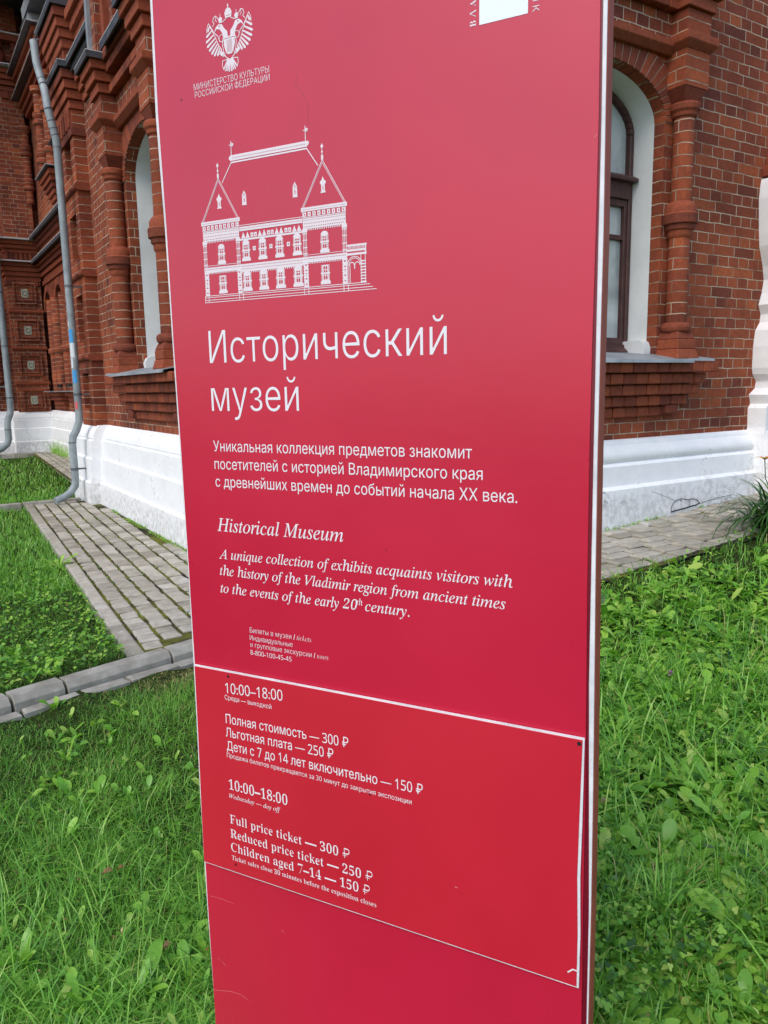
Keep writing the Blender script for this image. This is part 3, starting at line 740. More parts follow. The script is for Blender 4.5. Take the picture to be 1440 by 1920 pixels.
for zc in (3.215, 2.51, 1.84, 1.16):
    t = MB(F3)
    for h, n in ((.20, .2515), (.155, .2515)):
        pass
    for k, (h, n0) in enumerate(((.205, .30), (.15, .275))):        # stepped square surround
        t.box(.57-h, .57+h, .249, n0-.03+.02, zc+h-.03, zc+h); t.box(.57-h, .57-h+.03, .249, n0-.01, zc-h, zc+h-.03)
        t.box(.57+h-.03, .57+h, .249, n0-.01, zc-h, zc+h-.03); t.box(.57-h+.03, .57+h-.03, .249, n0-.01, zc-h, zc-h+.03)
    t.build('tile_surround', M_COURSE, tp, bevel=.003)
    t = MB(F3); t.box(.57-.064, .57+.064, .25, .262, zc-.082, zc+.082); tl = t.build('ceramic_tile', M_TILE, tp, bevel=.003)
    t = MB(F3)
    for k in range(16):
        a0, a1 = 2*PI*k/16, 2*PI*(k+1)/16
        P = lambda r, a: (.57 + r*math.cos(a), zc + r*math.sin(a))
        t.slab([P(.034, a0), P(.048, a0), P(.048, a1), P(.034, a1)], .262, .268)
    for dx, dz in ((-.05, -.066), (.05, -.066), (-.05, .066), (.05, .066)): t.box(.57+dx-.008, .57+dx+.008, .262, .267, zc+dz-.008, zc+dz+.008)
    t.build('tile_ornament', M_TILEG, tl)
# upper storey of the wing: curved cornice, balustrade, deep eaves
t = MB(F3)
for k in range(4): t.box(-6, .72+.05*k, 0, .27+.05*k, 6.88+.09*k, 6.96+.09*k)
for k in range(9): t.box(-1.2+k*.24, -1.08+k*.24, 0, .30, 6.74, 6.86)
cor = t.build('balcony_cornice', M_MOULD, BLD)
t = MB(F3); t.box(-6, .98, 0, .56, 7.245, 7.265); t.box(-6, .92, 0, .50, 7.80, 7.825); t.build('flashing', M_LIP, cor)
t = MB(F3); t.box(-6, .86, .16, .46, 7.70, 7.80); rail = t.build('balustrade_rail', M_MOULD, BLD)
src = None
for k in range(7):
    u = .78 - .30*k
    if src is None:
        t = MB(F3)
        t.lathe([(.10, 7.265), (.10, 7.31), (.06, 7.33), (.115, 7.42), (.12, 7.47), (.06, 7.55), (.055, 7.57), (.09, 7.58), (.09, 7.62), (.075, 7.64), (.10, 7.70)], 0, .31, 14)
        src = t.build('baluster', M_MOULD, BLD, smooth=True); src.location = (u, 0, 0)
    else:
        c_ = src.copy(); COL.objects.link(c_); c_.location = (u, 0, 0)
t = MB(F3); t.slab([(-1.4, 7.9), (.5, 7.9)] + [(-.45 + .95*math.cos(a), 7.9 + .95*math.sin(a)) for a in np.linspace(0, PI, 18)], .02, .0); t.build('blind_arch', M_DARK, BLD)  # shadowed wall above the balustrade, its shade put into a near-black sheet
t = MB(F3)
for k in range(18):
    a0, a1 = PI*k/18, PI*(k+1)/18
    P = lambda r, a: (-.45 + r*math.cos(a), 7.9 + r*math.sin(a))
    t.slab([P(.95, a0), P(1.15, a0), P(1.15, a1), P(.95, a1)], 0, .1)
t.build('arch_surround', M_MOULD, BLD)
t = MB(); t.box(-9, 1.0, 11.7, 13.5, 8.36, 8.5); t.box(-9, 1.02, 11.66, 11.7, 8.30, 8.55); t.build('eaves', M_DARKSHEET, BLD)
# colonnettes, canopies and cornice of the recessed wall's upper storey
def bead_column(fr, u, n, z0, z1, r, mat):
    pr_ = [(r, z0)]; z = z0 + .35
    while z < z1 - .25:
        pr_ += [(r, z-.12), (r*1.45, z-.10), (r*1.45, z-.05), (r*1.1, z-.02), (r*1.4, z+.02), (r*1.4, z+.08), (r, z+.11)]; z += .62
    pr_ += [(r, z1-.12), (r*1.5, z1-.08), (r*1.5, z1)]
    c = MB(fr); c.lathe(pr_, u, n, 14); c.build('colonnette', mat, BLD, smooth=True)
for u, n, z0, z1 in ((11.2, .13, 4.95, 6.42), (10.45, .13, 4.95, 6.42), (9.6, .13, 4.95, 6.42)): bead_column(F2, u, n, z0, z1, .085, M_COURSE)
bead_column(F3, .82, .23, 4.9, 6.3, .075, M_COURSE)
def stepped(u0, u1, z0, k_, dz, du, n0, dn):
    c = MB(F2)
    for k in range(k_): c.box(u0-du*k, u1+du*k, 0, n0+dn*k, z0+dz*k, z0+dz*k+dz*.9)
    c.build('stepped_corbel', M_MOULD, BLD)
stepped(10.65, 10.85, 4.32, 7, .085, .065, .05, .03); stepped(9.35, 9.55, 4.62, 6, .085, .07, .05, .035)
stepped(10.2, 12.9, 6.42, 3, .09, .03, .10, .05); stepped(10.5, 12.9, 6.78, 4, .085, .0, .12, .05)
c = MB(F2); c.box(10.2, 11.3, 0, .28, 4.925, 4.94); c.box(9.0, 9.9, 0, .28, 5.14, 5.155)
c.box(10.0, 12.95, 0, .32, 6.70, 6.715); c.box(10.4, 12.95, 0, .36, 7.12, 7.135); c.box(9.9, 11.5, 0, .28, 7.40, 7.415); c.build('flashing', M_DARKSHEET, BLD)
c = MB(F2); c.box(10.2, 11.3, 0, .283, 4.94, 4.95); c.box(10.0, 12.95, 0, .323, 6.715, 6.725); c.box(10.4, 12.95, 0, .363, 7.135, 7.145); c.build('flashing_lip', M_LIP, BLD)
c = MB(F2); c.prof([(.02, 7.15), (.24, 7.15), (.28, 7.62), (.02, 7.66)], 10.75, 11.25); c.build('vent_cover', M_ZINC, BLD)
stepped(9.5, 11.3, 7.7, 4, .1, .0, .1, .05)

# white portal at the right end of the wall
PORT = [(4.228, -.1), (4.228, 0.863), (4.237, 0.916), (4.229, 1.070), (4.263, 1.104), (4.233, 1.179), (4.310, 1.230), (4.319, 1.287), (4.269, 1.344), (4.256, 1.395), (4.253, 1.567), (4.269, 1.695), (4.322, 1.760), (4.330, 1.824), (4.293, 1.899), (4.327, 1.993), (4.345, 2.099), (4.319, 2.202), (4.259, 2.355), (4.243, 2.443), (4.225, 2.603), (4.215, 2.713), (4.225, 2.823), (4.235, 2.86)]
m = MB(FR); m.slab(PORT + [(7.5, 2.86), (7.5, -.1)], -.01, .16); po = m.build('portal', M_WHITE, BLD)
m = MB(FR)
for a, z0, z1, n in ((4.315, 1.20, 1.33, .23), (4.30, 1.50, 1.62, .20), (4.33, 1.62, 1.78, .23), (4.36, 2.02, 2.12, .23), (4.33, 2.38, 2.44, .20), (4.31, 2.62, 2.66, .22), (4.30, 2.72, 2.78, .24), (4.30, 2.79, 2.855, .28)):
    m.prof([(.1, z0), (n-.03, z0), (n, z0+(z1-z0)*.4), (n-.01, z1-.015), (.1, z1)], a, 7.5)
m.prof([(n+.14, z) if i not in (0, 15) else (n, z) for i, (n, z) in enumerate(RPL)], 4.24, 7.5)
m.build('portal_moulding', M_WHITE, po, smooth=True)
m = MB(FR)
m.box(4.24, 7.5, 0, .22, 2.88, 2.96); m.box(4.28, 7.5, 0, .16, 2.97, 3.05); m.box(4.42, 7.5, 0, .18, 3.20, 3.28)
m.build('portal_cornice', M_MOULD, po, bevel=.004)

# drainpipes
def drainpipe(path, r, seams, name='drainpipe'):
    m = MB(); m.tube(path, r, 16); d = m.build(name, M_PIPE, BLD, smooth=True)
    m = MB()
    for a, b in seams: m.tube([a, b], r*1.06 if not isinstance(r, list) else r[0]*1.06, 16)
    m.build('pipe_seam', M_PIPEDK, d, smooth=True); return d
Y = 4.96
main = [(-.195, Y+.25, 4.80), (-.19, Y+.22, 4.60), (-.185, Y+.2, 4.54), (-.165, Y+.17, 4.42), (-.155, Y+.10, 4.30), (-.155, Y+.05, 4.20), (-.158, Y, 4.10), (-.145, Y, 4.03), (-.12, Y, 3.90), (-.105, Y, 3.83), (-.10, Y, 3.76), (-.10, Y, 3.3), (-.10, Y, 1.06), (-.105, Y, .99), (-.14, Y, .90), (-.18, Y, .83), (-.192, Y, .76), (-.192, Y, .38), (-.20, Y, .31), (-.26, Y-.02, .235), (-.34, Y-.05, .195), (-.42, Y-.07, .17)]
dp = drainpipe(main, .039, [((-.158, Y, 4.10), (-.156, Y, 4.092)), ((-.137, Y, 3.99), (-.135, Y, 3.982)), ((-.124, Y, 3.92), (-.122, Y, 3.912)), ((-.112, Y, 3.86), (-.110, Y, 3.852)), ((-.10, Y, 3.745), (-.10, Y, 3.735)), ((-.10, Y, 2.392), (-.10, Y, 2.38)), ((-.10, Y, 1.285), (-.10, Y, 1.27)), ((-.192, Y, .775), (-.192, Y, .765)), ((-.192, Y, .50), (-.192, Y, .475)), ((-.165, Y+.17, 4.42), (-.163, Y+.165, 4.41)), ((-.16, Y+.13, 4.36), (-.159, Y+.125, 4.35))])
b = MB()
for z, x in ((2.386, -.10), (1.277, -.10), (.487, -.192)): b.tube([(x, Y, z-.012), (x, Y, z+.012)], .043, 16); b.box(x, .04, Y-.012, Y+.012, z-.008, z+.008)
b.build('bracket', M_PIPEDK, dp)
def sticker(mat, z0, z1, a0, a1, x=-.10, y=Y):
    m = MB(); k = 6; r = .0402; vs = []
    for z in (z0, z1):
        for i in range(k+1):
            a = a0 + (a1-a0)*i/k; vs.append((x + r*math.cos(a), y + r*math.sin(a), z))
    m.add(vs, [(i, i+1, k+2+i, k+1+i) for i in range(k)]); return m.build('sticker', mat, dp)
MS = [plain('sticker_blue', (.05, .30, .62), .5), plain('sticker_white', (.62, .66, .68), .6), plain('sticker_red', (.62, .10, .10), .6)]
D2 = math.radians
for mi, z0, z1, a0, a1 in ((0, 1.81, 1.95, 200, 262), (1, 1.66, 1.81, 195, 268), (1, 1.55, 1.65, 198, 232), (0, 1.395, 1.53, 205, 270), (2, 1.12, 1.20, 205, 250), (1, 1.985, 2.03, 196, 215)):
    sticker(MS[mi], z0, z1, D2(a0), D2(a1))
Y2 = 12.75
wp = [(.10, Y2, 4.3), (.10, Y2, 3.4), (.10, Y2, 1.0), (.08, Y2, .9), (.02, Y2-.06, .78), (.01, Y2-.06, .7), (.01, Y2-.06, .42), (-.03, Y2-.08, .33), (-.14, Y2-.12, .25), (-.30, Y2-.14, .20)]
d2 = drainpipe(wp, .062, [((.10, Y2, 3.2), (.10, Y2, 3.18)), ((.10, Y2, 2.2), (.10, Y2, 2.18)), ((.10, Y2, 1.23), (.10, Y2, 1.2)), ((.01, Y2-.06, .62), (.01, Y2-.06, .6))])
# colonnettes at the extreme left of the wing
c = MB(F3)
for u in (-.05, -.42): c.lathe([(.12, 1.5), (.12, 2.1), (.17, 2.14), (.17, 2.24), (.12, 2.28), (.12, 3.0), (.16, 3.04), (.16, 3.12)], u, .08, 14)
c.build('colonnette', M_COURSE, BLD, smooth=True)
c = MB(F3); c.box(-1.4, .16, 0, .28, 1.42, 1.44); c.build('window_sill', M_ZINC, BLD)

# ---------------------------------------------------------------- the information sign
SK = .84                                                     # drawing units of the sign -> metres
S_O, S_D, S_N = CC[:2] + SK*(np.array([-0.8542286, -2.93845549]) - CC[:2]), np.array([.50875201, -.86091311]), np.array([-.86091311, -.50875201])
def FS(s, n, t):
    p = S_O + (S_D*s + S_N*n)*SK; return (p[0], p[1], CAM_H + (t - CAM_H)*SK)
def st(px, py):                                              # point of the photograph -> point on the sign's face
    d = ray(px, py); nn = np.array([S_N[0], S_N[1], 0]); o = np.array([S_O[0], S_O[1], 0])
    p = CC + d*(np.dot(o - CC, nn)/np.dot(d, nn)); return (float(np.dot(p[:2] - S_O, S_D))/SK, CAM_H + float(p[2] - CAM_H)/SK)
SIGN = empty('information_sign', FS(-.4, -.03, -.2))
tag(SIGN, 'tall crimson museum sign with white lettering standing on the lawn', 'sign')
def inv_parent(o, par):
    o.parent = par; o.matrix_parent_inverse = Matrix.Translation(-Vector(SIGN.location)) if par is SIGN else Matrix.Identity(4); return o
LEFT = [(2.06, -.803, -.7955), (1.98, -.803, -.7955), (1.79, -.8065, -.7985), (1.596, -.8015, -.7951), (1.39, -.8001, -.7949), (1.177, -.7977, -.7925), (.95, -.7956, -.7913), (.714, -.7968, -.791), (.463, -.8005, -.7945), (.2, -.7998, -.7955), (-.02, -.7965, -.7940), (-.33, -.7965, -.7940)]
RIGHT = [(2.06, -.0150, -.0120, -.0067), (1.80, -.0148, -.0120, -.0064), (1.66, -.0132, -.0103, -.0053), (1.51, -.0132, -.0101, -.0037), (1.36, -.0141, -.0096, -.0038), (1.196, -.0141, -.0089, -.0034), (1.025, -.0126, -.0078, -.0018), (.846, -.0100, -.0066, .0012), (.66, -.0070, -.0020, .0040), (.46, -.0060, .0030, .0060), (.258, -.0035, .0042, .0065), (-.02, -.0020, .0048, .0070), (-.33, -.0020, .0048, .0070)]
def outline(li, ri): return [(r[li], r[0]) for r in LEFT] + [(r[ri], r[0]) for r in RIGHT[::-1]]
def sheet(name, pts, n0, n1, mat, par, bevel=0):
    m = MB(FS); m.slab(pts, n0, n1); o = m.build(name, mat, None, bevel); return inv_parent(o, par)
LEFT = [(a, b, c) for a, b, c in LEFT]
m = MB(FS)
bx = [(-.795, 2.05), (-.795, -.34)] + [(r[3] + .0012, r[0]-.01) for r in RIGHT[::-1]]
m.slab(bx, -.0064, -.0425)
body = inv_parent(m.build('sign_body', M_BOX, None, .0015), SIGN)
sheet('backing_sheet', outline(1, 3), -.0062, -.0032, M_BACK, SIGN)
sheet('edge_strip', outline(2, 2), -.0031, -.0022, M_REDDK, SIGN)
face = sheet('face_panel', outline(2, 1), -.0021, 0.0, M_RED, SIGN, .0004)
TL, TR, BR, BL = (-.7870, .7561), (-.0092, .7576), (-.0082, .3216), (-.7932, .319)
pw = sheet('price_plate_edge', [BL, BR, (-.0079, .42), (-.0105, .52), (-.0095, .62), TR, TL, (-.7885, .62), (-.792, .45)], .0030, .0055, M_BACK, SIGN)
plate = sheet('price_plate', [(BL[0]+.001, BL[1]+.0022), (BR[0]-.0035, BR[1]+.0024), (-.0120, .42), (-.0150, .52), (-.0140, .62), (TR[0]-.0028, TR[1]-.0031), (TL[0]+.0012, TL[1]-.0031), (-.7870, .62), (-.7905, .45)], .0056, .0068, M_PLATE, SIGN, .0003)

def fill_contours(loops, n, name, mat, par):
    """union (non-zero winding) of oriented outlines in (s, t) -> one flat mesh"""
    V = [p for l in loops for p in l]; Ed = []; b = 0
    for l in loops:
        Ed += [(b+i, b+(i+1) % len(l)) for i in range(len(l))]; b += len(l)
    sc_ = 1000.0
    r = mgeo.delaunay_2d_cdt([Vector((p[0]*sc_, p[1]*sc_)) for p in V], Ed, [], 0, 1e-5)
    vo, tri = r[0], r[2]
    P = np.array([(v.x, v.y) for v in vo]); A = np.array([V[a] for a, _ in Ed])*sc_; B = np.array([V[b_] for _, b_ in Ed])*sc_
    T = np.array([t for t in tri if len(t) == 3]); C = P[T].mean(1)
    keep = np.zeros(len(T), bool)
    for k in range(0, len(T), 2000):
        c = C[k:k+2000]; ya = A[None,:,1] - c[:,None,1]; yb = B[None,:,1] - c[:,None,1]
        xa = A[None,:,0] - c[:,None,0]; xb = B[None,:,0] - c[:,None,0]
        cr_ = xa*yb - xb*ya
        wn_ = ((ya <= 0) & (yb > 0) & (cr_ > 0)).sum(1) - ((ya > 0) & (yb <= 0) & (cr_ < 0)).sum(1)
        keep[k:k+2000] = wn_ != 0
    T = T[keep]; used, inv = np.unique(T, return_inverse=True)
    me = bpy.data.meshes.new(name)
    me.from_pydata([FS(P[i][0]/sc_, n, P[i][1]/sc_) for i in used], [], inv.reshape(-1, 3).tolist()); me.materials.append(mat)
    o = bpy.data.objects.new(name, me); COL.objects.link(o)
    # make all faces look outwards
    nz = np.array([S_N[0], S_N[1], 0.0])
    if len(me.polygons) and np.dot(np.array(me.polygons[0].normal), nz) < 0: me.flip_normals()
    o.parent = par
    if par is SIGN: o.matrix_parent_inverse = Matrix.Translation(-Vector(SIGN.location))
    return o
# glyph outlines come from Blender's own font; serif letters are its mathematical alphabets
def it(s):
    return ''.join('\u210e' if c == 'h' else chr(0x1D44E+ord(c)-97) if 'a' <= c <= 'z' else chr(0x1D434+ord(c)-65) if 'A' <= c <= 'Z' else c for c in s)
def bd(s):
    return ''.join(chr(0x1D41A+ord(c)-97) if 'a' <= c <= 'z' else chr(0x1D400+ord(c)-65) if 'A' <= c <= 'Z' else chr(0x1D7CE+ord(c)-48) if '0' <= c <= '9' else c for c in s)
_tc = bpy.data.curves.new('glyphs', 'FONT'); _tc.fill_mode = 'NONE'; _tc.resolution_u = 3
_to = bpy.data.objects.new('glyphs', _tc); COL.objects.link(_to)
def glyph_loops(s, thin=0.0, xonly=False):
    _tc.body = s; bpy.context.view_layer.update()
    dg = bpy.context.evaluated_depsgraph_get()
    ev = _to.evaluated_get(dg); me = ev.to_mesh()
    nxt = {}
    for e in me.edges: nxt.setdefault(e.vertices[0], []).append(e.vertices[1]); nxt.setdefault(e.vertices[1], []).append(e.vertices[0])
    co = [(v.co.x, v.co.y) for v in me.vertices]; ev.to_mesh_clear()
    seen, loops = set(), []
    for i in range(len(co)):
        if i in seen or i not in nxt: continue
        lp, cur, prev = [i], i, -1
        seen.add(i)
        # follow increasing index first so that the orientation is kept
        while True:
            c = [k for k in nxt[cur] if k not in seen]
            if not c: break
            k = cur+1 if cur+1 in c else c[0]
            seen.add(k); lp.append(k); cur = k
        if len(lp) > 2:
            pts = []
            for k in lp:
                if not pts or abs(co[k][0]-pts[-1][0]) + abs(co[k][1]-pts[-1][1]) > 1e-5: pts.append(co[k])
            if len(pts) > 2: loops.append(np.array(pts))
    if thin:
        area = lambda L: sum(.5*(L[:,0]*np.roll(L[:,1], -1) - np.roll(L[:,0], -1)*L[:,1]))
        sg = 1 if sum(area(L) for L in loops) > 0 else -1
        out = []
        for L in loops:
            d1 = L - np.roll(L, 1, 0); d2 = np.roll(L, -1, 0) - L
            n1 = np.stack([-d1[:,1], d1[:,0]], 1); n2 = np.stack([-d2[:,1], d2[:,0]], 1)
            n1 /= np.linalg.norm(n1, axis=1)[:,None] + 1e-9; n2 /= np.linalg.norm(n2, axis=1)[:,None] + 1e-9
            m_ = n1 + n2; ln = (m_**2).sum(1)[:,None]; m_ = m_*2/np.maximum(ln, 1.0)
            if xonly:                                         # thin the stems, keep hairlines and serifs
                ext = L.max(0) - L.min(0)
                m_ = m_*(np.array([0.0, 1.0]) if ext[0] > 2.5*ext[1] and ext[1] < .15 else np.array([1.0, 0.0]))
            out.append(L + m_*thin*sg)
        loops = out
    return loops
_caps = {}
def cap_of(kind):
    if kind not in _caps:
        L = glyph_loops({'s': 'H', 'i': it('H'), 'b': bd('H')}[kind]); a = np.concatenate(L); _caps[kind] = a[:,1].max() - max(0, a[:,1].min())
    return _caps[kind]
def dg_(s): return ''.join(chr(0x1D7E2+ord(c)-48) if '0' <= c <= '9' else c for c in s)
def line(txt, p0, p1, cap, kind='s', thin=0.0, n=.0004, par=None, shear=0.0):
    """lettering between the two photograph points p0 and p1 of its baseline"""
    if kind == 's': txt = dg_(txt)
    L = glyph_loops(txt, thin, kind == 'b'); a = np.concatenate(L); x0, x1 = a[:,0].min(), a[:,0].max()
    (s0, t0), (s1, t1) = st(*p0), st(*p1)
    k = cap/cap_of(kind); tb = (t0+t1)/2
    if abs(t0-t1) < .004: t0 = t1 = tb
    sc_ = (s1-s0)/(x1-x0)
    ar = sum(.5*np.sum(l[:,0]*np.roll(l[:,1], -1) - np.roll(l[:,0], -1)*l[:,1]) for l in L)
    lp = []
    for l in L:
        q = [(s0 + (x-x0)*sc_ + shear*y*k, t0 + (t1-t0)*(x-x0)/(x1-x0) + y*k) for x, y in l]
        lp.append(q if ar > 0 else q[::-1])
    return fill_contours(lp, n, 'lettering', M_PRINT, par or face)
NP = .0072
line('МИНИСТЕРСТВО КУЛЬТУРЫ', (364, 169), (505, 136.5), .0100, thin=.012)
line('РОССИЙСКОЙ ФЕДЕРАЦИИ', (366, 183.5), (506, 151), .0095, thin=.012)
line('Исторический', (394, 683), (838, 663), .0555, thin=.0085)
line('музей', (398, 772), (561, 770), .0540, thin=.0085)
line('Уникальная коллекция предметов знакомит', (401, 848), (885, 857.5), .0190, thin=.002)
line('посетителей с историей Владимирского края', (403, 881), (905, 898), .0190, thin=.002)
line('с древнейших времен до событий начала ХХ века.', (405, 914), (970, 941), .0190, thin=.002)
line(it('Historical Museum'), (408, 997), (644, 1014), .0250, 'i', -.002)
line(it('A unique collection of exhibits acquaints visitors with'), (411, 1047), (961, 1102), .0187, 'i', -.002)
line(it('the history of the Vladimir region from ancient times'), (413, 1079), (948, 1141), .0187, 'i', -.002)
line(it('to the events of the early'), (414, 1111), (636, 1139.5), .0187, 'i', -.002)
line(bd('20'), (643, 1140), (668, 1143.5), .0180, 'b', .026, shear=.2)
line(it('th'), (669, 1134), (680, 1135.5), .0110, 'i', -.002)
line(it('century.'), (685, 1145.8), (768, 1156), .0187, 'i', -.002)
line('Билеты в музеи / ' + it('tickets'), (469, 1187), (584, 1203), .0098, thin=.012)
line('Индивидуальные', (469, 1201), (549, 1212), .0095, thin=.012)
line('и групповые экскурсии / ' + it('tours'), (470, 1214), (616, 1236.5), .0095, thin=.012)
line('8-800-100-45-45', (470, 1228), (547, 1239.5), .0090, thin=.004)
line('10:00–18:00', (427, 1297), (534, 1311.5), .0205, n=NP, par=plate, thin=.000)
line('Среда — выходной', (426, 1309.5), (513, 1326), .0092, n=NP, par=plate, thin=.004)
line('Полная стоимость — 300 ₽', (428, 1353), (657, 1399), .0186, n=NP, par=plate, thin=.000)
line('Льготная плата — 250 ₽', (428, 1378), (629, 1420), .0186, n=NP, par=plate, thin=.000)
line('Дети с 7 до 14 лет включительно — 150 ₽', (430, 1403), (796, 1487), .0186, n=NP, par=plate, thin=.000)
line('Продажа билетов прекращается за 30 минут до закрытия экспозиции', (430, 1418), (775, 1503), .0092, n=NP, par=plate, thin=.004)
line(bd('10:00–18:00'), (434, 1478), (543, 1505), .0212, 'b', .0225, NP, plate)
line(it('Wednesday — day off'), (434, 1492), (530, 1520), .0093, 'i', -.001, NP, plate)
line(bd('Full price ticket — 300 ') + '₽', (436, 1541), (659, 1606), .0190, 'b', .0225, NP, plate)
line(bd('Reduced price ticket — 250 ') + '₽', (437, 1568), (702, 1648), .0190, 'b', .0225, NP, plate)
line(bd('Children aged 7–14 — 150 ') + '₽', (438, 1593), (697, 1674), .0190, 'b', .0225, NP, plate)
line(bd('Ticket sales close 30 minutes before the exposition closes'), (439, 1607), (709, 1698), .0100, 'b', .0220, NP, plate)

# pictures printed on the face: outlines gathered and united
class Ink:
    def __init__(s): s.l = []
    def poly(s, pts, hole=False):
        a = sum(pts[i][0]*pts[(i+1) % len(pts)][1] - pts[(i+1) % len(pts)][0]*pts[i][1] for i in range(len(pts)))
        if (a < 0) != hole: pts = pts[::-1]
        s.l.append([tuple(p) for p in pts])
    def rect(s, a0, a1, b0, b1, hole=False): s.poly([(a0,b0),(a1,b0),(a1,b1),(a0,b1)], hole)
    def seg(s, a, b, w):
        d = np.array(b, float) - np.array(a, float); L = np.linalg.norm(d)
        if L < 1e-7: return
        n = np.array([-d[1], d[0]])/L*w/2; e = d/L*w*.3
        s.poly([np.array(a)-e-n, np.array(b)+e-n, np.array(b)+e+n, np.array(a)-e+n])
    def path(s, pts, w):
        for a, b in zip(pts[:-1], pts[1:]): s.seg(a, b, w)
    def disc(s, c, rx, ry=None, k=12, hole=False): s.poly([(c[0]+rx*math.cos(2*PI*i/k), c[1]+(ry or rx)*math.sin(2*PI*i/k)) for i in range(k)], hole)
    def arc(s, c, r, a0, a1, w, k=10, ry=None): s.path([(c[0]+r*math.cos(a0+(a1-a0)*i/k), c[1]+(ry or r)*math.sin(a0+(a1-a0)*i/k)) for i in range(k+1)], w)
    def done(s, name): return fill_contours(s.l, .0004, name, M_DRAW, face)
# museum elevation
D = Ink(); W = .0013
for t_, a, b in ((1.4560, -.7125, -.3600), (1.4600, -.7120, -.3665), (1.4645, -.7118, -.372), (1.4675, -.7115, -.378)): D.seg((a, t_), (b, t_), .0011)
for a in (-.7118, -.7035, -.6345, -.626, -.4975, -.489, -.4205, -.412): D.seg((a, 1.456), (a, 1.467), .0013)
def pillar(s, w_=.0085):
    D.rect(s-w_/2, s+w_/2, 1.4675, 1.5085)
    for k in range(5): D.rect(s-.0015, s+.0015, 1.4715+k*.0075, 1.4755+k*.0075, True)
    for k in range(9): D.rect(s-w_/2-.0009, s+w_/2+.0009, 1.469+k*.0045, 1.471+k*.0045)
for s_ in (-.7055, -.632, -.4930, -.4175): pillar(s_)
def dashes(a, b, t0, t1, step, hole=True):
    x = a + step*.3
    while x < b - step*.5: D.rect(x, x+step*.45, t0, t1, hole); x += step
for a, b in ((-.7105, -.6285), (-.4975, -.4130)):
    D.rect(a, b, 1.5075, 1.5165); dashes(a+.001, b-.001, 1.5125, 1.5140, .0028); D.seg((a+.001, 1.5195), (b-.001, 1.5195), .0008)
    dashes(a, b, 1.5050, 1.5075, .0032, False)
    for c in (a+.004, b-.004):                               # bundles of shafts
        for k in (-1, 0, 1): D.seg((c+k*.0029, 1.517), (c+k*.0029, 1.556), .0011)
        for t_ in (1.521, 1.531, 1.543, 1.553): D.rect(c-.0045, c+.0045, t_, t_+.0016)
        D.rect(c-.005, c+.005, 1.556, 1.562)
    D.rect(a+.001, b-.001, 1.5615, 1.5800)
    dashes(a+.002, b-.002, 1.5640, 1.5655, .0034); dashes(a+.003, b-.002, 1.5690, 1.5705, .0040); dashes(a+.002, b-.002, 1.5745, 1.5758, .0030); D.rect(a+.002, b-.002, 1.5780, 1.5787, True)
    dashes(a+.009, b-.009, 1.5585, 1.5615, .0036, False)
    for k in range(9):                                       # row of tiles
        x = a + .0048 + k*(b-a-.0096)/8
        D.rect(x-.0031, x+.0031, 1.5808, 1.5878); D.rect(x-.0009, x+.0009, 1.5828, 1.5858, True)
    D.seg((a+.001, 1.580), (a+.001, 1.589), .0009); D.seg((b-.001, 1.580), (b-.001, 1.589), .0009)
    D.rect(a-.002, b+.002, 1.5890, 1.5955); dashes(a, b, 1.5915, 1.5925, .0022)
    c = (a+b)/2; ap = (c, 1.6655)
    for e in (-1, 1):
        ex = c + e*((b-a)/2 - .001); D.seg((ex, 1.5955), ap, .0011); D.seg((ex - e*.0026, 1.5955), (c, 1.6610), .0008)
    D.seg((c, 1.6640), (c, 1.6900), .0012); D.rect(c-.0020, c+.0020, 1.6655, 1.6725); D.disc((c, 1.6775), .0018); D.disc((c, 1.6860), .0026)
    D.rect(c-.0035, c+.0035, 1.6150, 1.6300); D.disc((c, 1.6305), .0058, .0040); D.poly([(c-.0030, 1.6330), (c+.0030, 1.6330), (c, 1.6400)])
    D.rect(c-.0007, c+.0007, 1.6190, 1.6250, True); D.rect(c-.0048, c+.0048, 1.6145, 1.6165)
for c in (-.6150, -.5100):                                   # dormers of the main roof
    D.rect(c-.0044, c+.0044, 1.6150, 1.6290); D.poly([(c-.0050, 1.6295), (c+.0050, 1.6295), (c, 1.6385)])
    D.rect(c-.0008, c+.0008, 1.6190, 1.6260, True); D.poly([(c-.0015, 1.6310), (c+.0015, 1.6310), (c, 1.6340)], True); D.rect(c-.0050, c+.0050, 1.6140, 1.6158)
D.rect(-.6410, -.4830, 1.6895, 1.6985); dashes(-.640, -.484, 1.6930, 1.6945, .0030); D.rect(-.6400, -.4840, 1.6855, 1.6880)
D.disc((-.6405, 1.694), .0035); D.disc((-.4830, 1.695), .0035)
for c in (-.6380, -.4862):
    D.seg((c, 1.698), (c, 1.7215), .0013); D.disc((c+.0022, 1.7155), .0030); D.disc((c+.0022, 1.7155), .0014, hole=True); D.seg((c-.004, 1.7150), (c+.005, 1.7160), .0013)
D.seg((-.6395, 1.6865), (-.6605, 1.6570), .0016); D.seg((-.4845, 1.6870), (-.4640, 1.6580), .0016)
a, b = -.6285, -.4975                                         # long middle range
D.rect(a, b, 1.5720, 1.5790); dashes(a, b, 1.5750, 1.5763, .0030); D.seg((a, 1.5815), (b, 1.5815), .0010); D.rect(a, b, 1.5560, 1.5590)
D.rect(a, b, 1.5035, 1.5165); dashes(a, b, 1.5120, 1.5135, .0026); dashes(a+.001, b, 1.5075, 1.5088, .0032); dashes(a, b, 1.5010, 1.5035, .0040, False)
